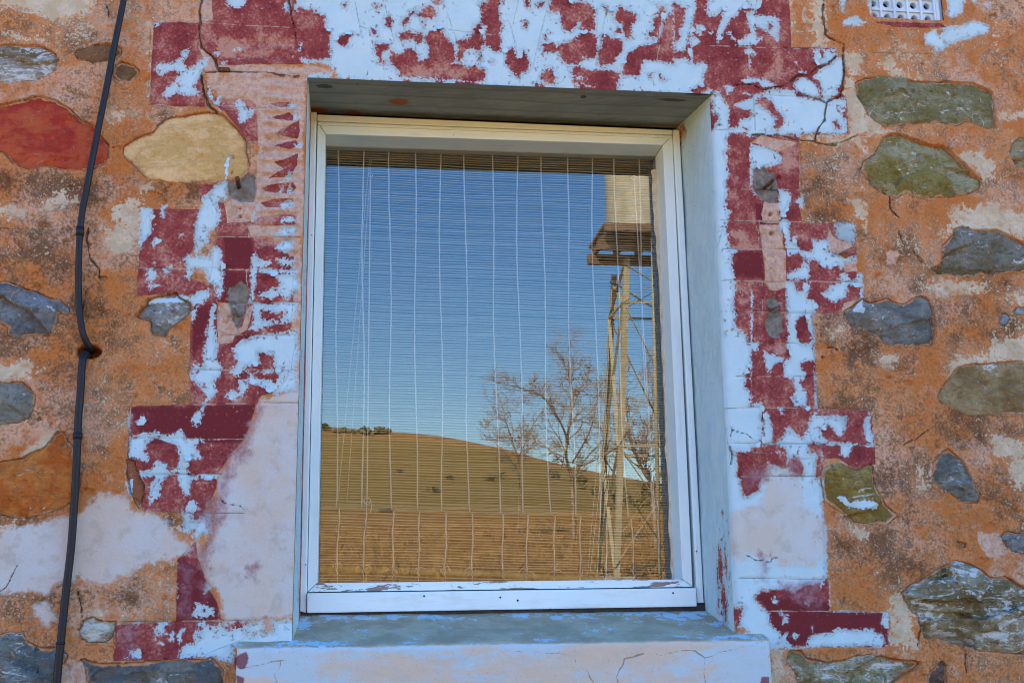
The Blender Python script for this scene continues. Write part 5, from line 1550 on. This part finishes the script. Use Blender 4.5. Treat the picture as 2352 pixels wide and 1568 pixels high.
# ================================================================== the country across from the house, seen in the pane
def ground_mat():
    M = Mat("dry_grass", .95, .1)
    n1, n2, n3, n4 = M.noise(.12, 5, .6), M.noise(.8, 5, .65), M.noise(6, 5, .7), M.noise(40, 4, .7)
    c = M.mix(M.ss(n2, .35, .65), (.33, .15, .034), (.45, .245, .065))
    c = M.mix(M.ss(n3, .5, .7, 0, .7), c, (.17, .08, .03))
    c = M.mix(M.ss(n4, .5, .7, 0, .5), c, (.46, .30, .11))
    sc = M.attr('scrub')
    g = M.mix(M.ss(n3, .4, .6), (.29, .175, .036), (.38, .235, .056))
    g = M.mix(M.ss(n2, .52, .64, 0, .6), g, (.28, .15, .05))
    g = M.mix(M.ss(M.noise(2.2, 5, .7), .50, .62, 0, .65), g, (.115, .085, .020))
    c = M.mix(M.ss(M.math('ADD', sc, M.math('MULTIPLY', M.math('SUBTRACT', n1, .5), .9)), .3, .7), c, g)
    return M.out(c, M.bump(M.math('ADD', n3, n4), .06, .8))


CREST = [(690, 972), (740, 978), (850, 985), (950, 993), (1050, 1006), (1150, 1026), (1230, 1050), (1300, 1068), (1400, 1088), (1470, 1100), (1560, 1115), (1700, 1130)]
YC = -190.0
cr_x = np.array([rat(px, py, YC).x for px, py in CREST]); cr_z = np.array([rat(px, py, YC).z for px, py in CREST])
z16 = rat(1410, 1331, -16).z
z34 = rat(1250, 1235, -34).z
z60 = rat(1150, 1178, -60).z
PROF_Y = np.array([8, -2.2, -4, -16, -34, -60]); PROF_Z = np.array([0, 0, .12, z16, z34, z60])


def terrain(x, y):
    b = np.interp(-y, -PROF_Y, PROF_Z)
    # the crest is read along lines from the house, so it keeps its outline whatever the distance
    xs = x * (YC / np.minimum(y, -1.0)) * .9 + x * .1
    zc = np.interp(xs, cr_x, cr_z)
    t = np.clip((-y - 60) / (190 - 60), 0, 1)
    e0, e1 = (z60 - 1.6) / 63.2, (zc - 1.6) / 193.2          # the slope climbs steadily to its crest
    z = np.where(y > -60, b, 1.6 + (e0 + (e1 - e0) * t ** .85) * (3.17 - y))
    z = np.where(y < YC, zc - (YC - y) * .12, z)
    return z


ty = np.concatenate([np.linspace(8, -4, 9), np.linspace(-5, -60, 70)[0:], np.linspace(-62, -215, 90), np.linspace(-225, -700, 14)])
tx_ = np.linspace(-1, 1, 151)
TX, TYY = np.meshgrid(tx_, ty, indexing='ij')
TX = TX * (18 + np.abs(TYY) * 1.25) + 1.0 + 0.05 * -TYY
TZ = terrain(TX, TYY)
amp = np.clip((-TYY - 6) / 40, 0, 1)
TZ = TZ + amp * (.5 * fbm(TX * .08, TYY * .08, 3) + .25 * fbm(TX * .4, TYY * .4, 3))
sc_a = np.clip((-TYY - 48) / 25, 0, 1)
sc_a = sc_a * np.where(TYY < -175, .3, 1)
id_ = np.arange(TX.size).reshape(TX.shape)
q = np.stack([id_[:-1, :-1], id_[:-1, 1:], id_[1:, 1:], id_[1:, :-1]], axis=-1).reshape(-1, 4)
ground = mesh_np("ground", np.stack([TX.ravel(), TYY.ravel(), TZ.ravel()], 1), q, ground_mat(), None, True, dict(scrub=sc_a.ravel()))
tag(ground, kind="structure")

# scrub over the hill
def leaf_mat(name, a, b, c):
    M = Mat(name, .8, .2)
    n, n2 = M.noise(.9, 4, .6), M.noise(7, 4, .7)
    col = M.mix(M.ss(n, .35, .65), a, b)
    col = M.mix(M.ss(n2, .5, .7, 0, .6), col, c)
    return M.out(col)
SCRUBM = leaf_mat("scrub_leaves", (.15, .115, .030), (.22, .155, .040), (.29, .175, .055))
rs = np.random.default_rng(5)
V, Fq = [], []
def clump(cx, cy, cz, r, h, n, size):
    for _ in range(n):
        d = rs.normal(size=3); d /= np.linalg.norm(d)
        k = rs.uniform(.55, 1.0)
        p = np.array([cx + d[0] * r * k, cy + d[1] * r * k, cz + h * .5 + d[2] * h * .5 * k])
        a = rs.normal(size=3); a /= np.linalg.norm(a)
        b = np.cross(a, rs.normal(size=3)); b /= np.linalg.norm(b) + 1e-9
        a = a * size * rs.uniform(.6, 1.3); b = b * size * rs.uniform(.4, 1.0)
        n0 = len(V)
        V.extend([p - a, p + b, p + a, p - b]); Fq.append((n0, n0 + 1, n0 + 2, n0 + 3))
for i in range(24):
    y = -rs.uniform(52, 186)
    x = rs.uniform(-.02, .36) * -y * rs.uniform(.9, 1.2) - 6
    if rs.random() < .45 and y < -150: continue
    r = rs.uniform(.3, .95); h = r * rs.uniform(.9, 1.4)
    clump(x, y, float(terrain(np.array(x), np.array(y))) - .1, r, h, 46, .12 + r * .10)
for i in range(16):       # low trees on the skyline and at the foot of the slope to the right
    px = rs.choice([rs.uniform(735, 900), rs.uniform(735, 830), rs.uniform(1240, 1560)])
    Y_ = -rs.uniform(176, 189) if px < 1000 else -rs.uniform(75, 150)
    x = rat(px, 1000, Y_).x
    r = rs.uniform(.4, .9) if px < 1000 else rs.uniform(.6, 1.2)
    clump(x, Y_, float(terrain(np.array(x), np.array(Y_))) - .2, r, r * 1.7, 80, .3 + r * .08)
scrub = mesh_np("scrub", np.array(V), np.array(Fq), SCRUBM, None, False)
tag(scrub, "small olive scrub tufts scattered on the dry hillside reflected in the pane", "scrub", None, "stuff")

# dry grass stems on the near slope
V, Fq = [], []
for i in range(14000):
    y = -2 - 58 * rs.random() ** 1.3
    if y > -13: continue
    x = rs.uniform(-.06, .40) * (-y + 3.5)
    z = float(terrain(np.array(x), np.array(y)))
    h = rs.uniform(.06, .22); w = rs.uniform(.004, .009) * (1 + (-y) / 25); lx, ly = rs.normal(0, .12, 2)
    n0 = len(V)
    V.extend([(x - w, y, z - .03), (x + w, y, z - .03), (x + w * .3 + lx, y + ly, z + h), (x - w * .3 + lx, y + ly, z + h)]); Fq.append((n0, n0 + 1, n0 + 2, n0 + 3))
GR = leaf_mat("dry_stems", (.33, .165, .042), (.42, .25, .08), (.22, .095, .03))
tag(mesh_np("grass", np.array(V), np.array(Fq), GR, None, False), "dry golden grass on the slope reflected in the pane", "grass", None, "stuff")

# ------------------------------------------------------------------ water tower
YT = -16.0
PX = 19.2 / F                                   # metres per picture unit there
steel = simple("galvanised_steel", (.33, .26, .135), (.43, .35, .20), 6, .6, .002, 60, .4)
darks = simple("dark_timber", (.13, .075, .04), (.22, .13, .07), 12, .85, .004, 40)
tankm = simple("tank_iron", (.36, .31, .21), (.46, .41, .29), 5, .55, .002, 30, .4)
zg = float(terrain(np.array(4.0), np.array(YT)))
fl_t, fl_b = rat(1436, 560, YT), rat(1410, 1333, YT)
tower = empty("water_tower", (fl_b.x + 1.0, YT - 1.0, zg))
tag(tower, "steel lattice water tower with a pale iron tank, reflected in the right of the pane", "water tower")
zb, ztp = zg - .05, rat(1436, 602, YT).z
side_t, side_b = 1.10, 1.50
cxb, cyb = fl_b.x + side_b / 2, YT - side_b / 2
cxt, cyt = fl_t.x + side_t / 2, YT - side_t / 2 - .12


def leg_pt(sx, sy, z):
    t = (z - zb) / (ztp - zb)
    s_ = side_b + (side_t - side_b) * t
    return Vector((cxb + (cxt - cxb) * t + sx * s_ / 2, cyb + (cyt - cyb) * t + sy * s_ / 2, z))


levels = [zb, rat(1420, 1022, YT).z, rat(1433, 690, YT).z, ztp]
for sx in (-1, 1):
    for sy in (-1, 1):
        MB().angle_iron(leg_pt(sx, sy, zb), leg_pt(sx, sy, ztp + .12), .10, .012, (-sx, 0, 0), (0, -sy, 0)).build("leg", steel, tower)
br_f = [((-1, 1), (1, 1)), ((-1, -1), (1, -1)), ((-1, 1), (-1, -1)), ((1, 1), (1, -1))]
for (a0, b0) in br_f:
    for li, z in enumerate(levels[1:3]):
        MB().bar(leg_pt(*a0, z), leg_pt(*b0, z), .036, .036).build("girt", steel, tower)
    for i in range(3):
        z0, z1 = levels[i], levels[i + 1]
        if i == 0: z0 = z0 + .25
        MB().bar(leg_pt(*a0, z0), leg_pt(*b0, z1),   .058, .010).build("brace", steel, tower)
        MB().bar(leg_pt(*a0, z1) + Vector((0, .015, 0)), leg_pt(*b0, z0) + Vector((0, .015, 0)),   .050, .010).build("brace", steel, tower)
# platform of joists and boards
px0 = rat(1392, 540, YT + .35).x
pw_ = 2.1
zp = rat(1440, 512, YT + .35).z
for i in range(6):
    x = px0 + .06 + i * (pw_ - .12) / 5
    MB().box((x - .04, YT - .98, zp - .20), (x + .04, YT + .30, zp - .05)).build("joist", darks, tower)
for y in (YT + .0, YT - .88):
    MB().box((px0 - .08, y - .06, zp - .38), (px0 + pw_ + .08, y + .06, zp - .205)).build("bearer", darks, tower)
dk = MB()
for i in range(9):
    y0 = YT - 1.02 + i * .1525
    dk.box((px0 - .03, y0, zp - .048), (px0 + pw_ + .03, y0 + .143, zp))
dk.build("deck", darks, tower)
MB().box((px0 - .03, YT + .36, zp - .16), (px0 + pw_ + .03, YT + .40, zp - .02)).build("fascia", darks, tower)
# corrugated tank
tr = .70
tcy = YT - .34
tcx = rat(1393, 450, tcy).x + tr
th = rat(1440, 376, YT + .1).z - zp + .05
m = MB()
nz_, na = 40, 64
for i in range(nz_ + 1):
    z = zp + .004 + th * i / nz_
    rr_ = tr + .014 * math.sin(i * math.pi / 1.0 * .9)
    if i == nz_: rr_ = tr - .03
    for k in range(na):
        w = 2 * math.pi * k / na
        m.v.append((tcx + rr_ * math.cos(w), tcy + rr_ * math.sin(w), z))
for i in range(nz_):
    for k in range(na):
        k2 = (k + 1) % na
        m.f.append((i * na + k, i * na + k2, (i + 1) * na + k2, (i + 1) * na + k))
m.f.append(tuple(nz_ * na + k for k in range(na)))
m.build("tank", tankm, tower, True)
# standpipe and guy wires
xp0, xp1 = rat(1496, 400, YT + .30), rat(1514, 1310, YT + .30)
MB().tube([xp0, (xp0 + xp1) / 2, Vector((xp1.x, xp1.y, zg - .1))], .034, 10).build("standpipe", steel, tower, True)
for (ax_, ay_, bx_, by_) in ((1396, 760, 1350, 1320), (1404, 700, 1372, 1325), (1400, 1030, 1392, 1325), (1402, 900, 1355, 1318)):
    a0, b0 = rat(ax_, ay_, YT - 1.2), rat(bx_, by_, YT - .6)
    MB().tube([a0, b0], .007, 5).build("guy_wire", steel, tower)
MB().box((fl_b.x - .25, YT - .2, zg - .2), (fl_b.x + .3, YT + .25, zg + .05)).build("footing", simple("concrete_pad", (.3, .26, .2), (.4, .35, .28)), tower)

# ------------------------------------------------------------------ bare trees
bark = simple("bare_bark", (.24, .155, .085), (.42, .28, .16), 9, .9, .006, 40)


def tree(label, base, limbs, seed, r0, depth=5):
    """limbs: list of picture-derived points the main limbs pass through (world positions)"""
    rs_ = random.Random(seed)
    t = empty("bare_tree", base)
    tag(t, label, "tree", "bare trees on the slope")
    trunk, twigs = MB(), MB()

    def grow(p, d, L, r, lev):
        n = 5
        path = [Vector(p)]; dd = Vector(d).normalized()
        for i in range(n):
            dd = (dd + Vector((rs_.gauss(0, .22), rs_.gauss(0, .22), rs_.gauss(.02, .2)))).normalized()
            path.append(path[-1] + dd * L / n)
        rad = [r * (1 - .55 * i / n) for i in range(n + 1)]
        twigs.tube(path, rad, 5 if r > .02 else 4, cap=False)
        if lev == 0: return
        for i in range(1, n + 1):
            for _ in range(rs_.choice((1, 1, 2)) if i > 1 else rs_.choice((0, 1))):
                ax = Vector((rs_.gauss(0, 1), rs_.gauss(0, 1), rs_.gauss(0, 1))).normalized()
                nd = (dd * .75 + ax * .85 + Vector((0, 0, .18))).normalized()
                grow(path[i], nd, L * rs_.uniform(.42, .68), max(rad[i] * rs_.uniform(.5, .68), .004), lev - 1)

    for path, r in limbs:
        P = smooth_path(path, 6)
        n = len(P)
        rad = [r * (1 - .72 * i / (n - 1)) for i in range(n)]
        rad = [q * .42 for q in rad]
        trunk.tube(P, rad, 8)
        for i in range(int(n * .2), n, 1):
            d = (P[min(i + 1, n - 1)] - P[i - 1]).normalized()
            ax = Vector((rs_.gauss(0, 1), rs_.gauss(0, 1), rs_.gauss(.1, .8))).normalized()
            grow(P[i], d * .5 + ax, (P[-1] - P[0]).length * rs_.uniform(.11, .22), rad[i] * .55, depth - 3)
        grow(P[-1], P[-1] - P[-3], (P[-1] - P[0]).length * .10, rad[-1], depth - 3)
    trunk.build("trunk", bark, t, True)
    twigs.build("crown", bark, t, True)
    return t


def L3(Y, *pp):
    return [rat(x, y, Y + dy) for x, y, dy in pp]
YA = -30.0
b1 = rat(1318, 1215, YA); b1.z = float(terrain(np.array(b1.x), np.array(YA))) - .1
tree("wide bare tree left of the water tower, its tallest forks against the sky", b1, [
    ([b1] + L3(YA, (1314, 1110, 0), (1300, 1040, .3), (1310, 960, .3), (1316, 905, 0), (1306, 870, -.2), (1297, 835, -.2)), .13),
    (L3(YA, (1306, 1020, .3), (1290, 975, .8), (1262, 930, 1.2), (1240, 905, 1.4), (1200, 892, 1.5), (1150, 880, 1.5)), .085),
    (L3(YA, (1312, 1080, 0), (1270, 1040, -.8), (1230, 1005, -1.2), (1212, 985, -1.4)), .07),
    (L3(YA, (1316, 1060, 0), (1350, 1000, 1.0), (1365, 950, 1.4), (1375, 890, 1.2)), .07),
    (L3(YA, (1313, 940, .3), (1330, 900, .5), (1342, 870, .6), (1352, 850, .6)), .05),
    (L3(YA, (1312, 1110, 0), (1340, 1060, -1.0), (1385, 1010, -1.6), (1420, 960, -1.6)), .065),
], 4, .13)
YB_ = -24.0
b2 = rat(1505, 1215, YB_); b2.z = float(terrain(np.array(b2.x), np.array(YB_))) - .1
tree("bare tree standing behind the water tower, seen through its bracing", b2, [
    ([b2] + L3(YB_, (1500, 1130, 0), (1480, 1085, 0), (1462, 1050, .2), (1448, 1010, .3), (1440, 950, .3), (1430, 880, .3)), .13),
    (L3(YB_, (1500, 1120, 0), (1530, 1060, .4), (1536, 980, .5), (1525, 900, .4), (1530, 830, .4)), .10),
    (L3(YB_, (1464, 1055, .2), (1485, 1000, -.5), (1500, 940, -.8), (1496, 870, -.8)), .06),
    (L3(YB_, (1500, 1140, 0), (1560, 1090, .5), (1600, 1020, .8), (1620, 940, .8)), .08),
], 9, .13)
YD = -36.0
b3 = rat(1190, 1140, YD); b3.z = float(terrain(np.array(b3.x), np.array(YD))) - .1
tree("smaller bare tree lowest on the slope, left of the wide one", b3, [
    ([b3] + L3(YD, (1192, 1080, 0), (1186, 1040, .3), (1172, 1000, .4), (1160, 960, .4), (1153, 925, .4)), .085),
    (L3(YD, (1190, 1080, 0), (1160, 1040, .8), (1132, 1010, 1.0), (1118, 975, 1.0)), .06),
    (L3(YD, (1188, 1060, 0), (1205, 1020, -.5), (1222, 980, -.6), (1240, 950, -.6)), .06),
], 15, .09)
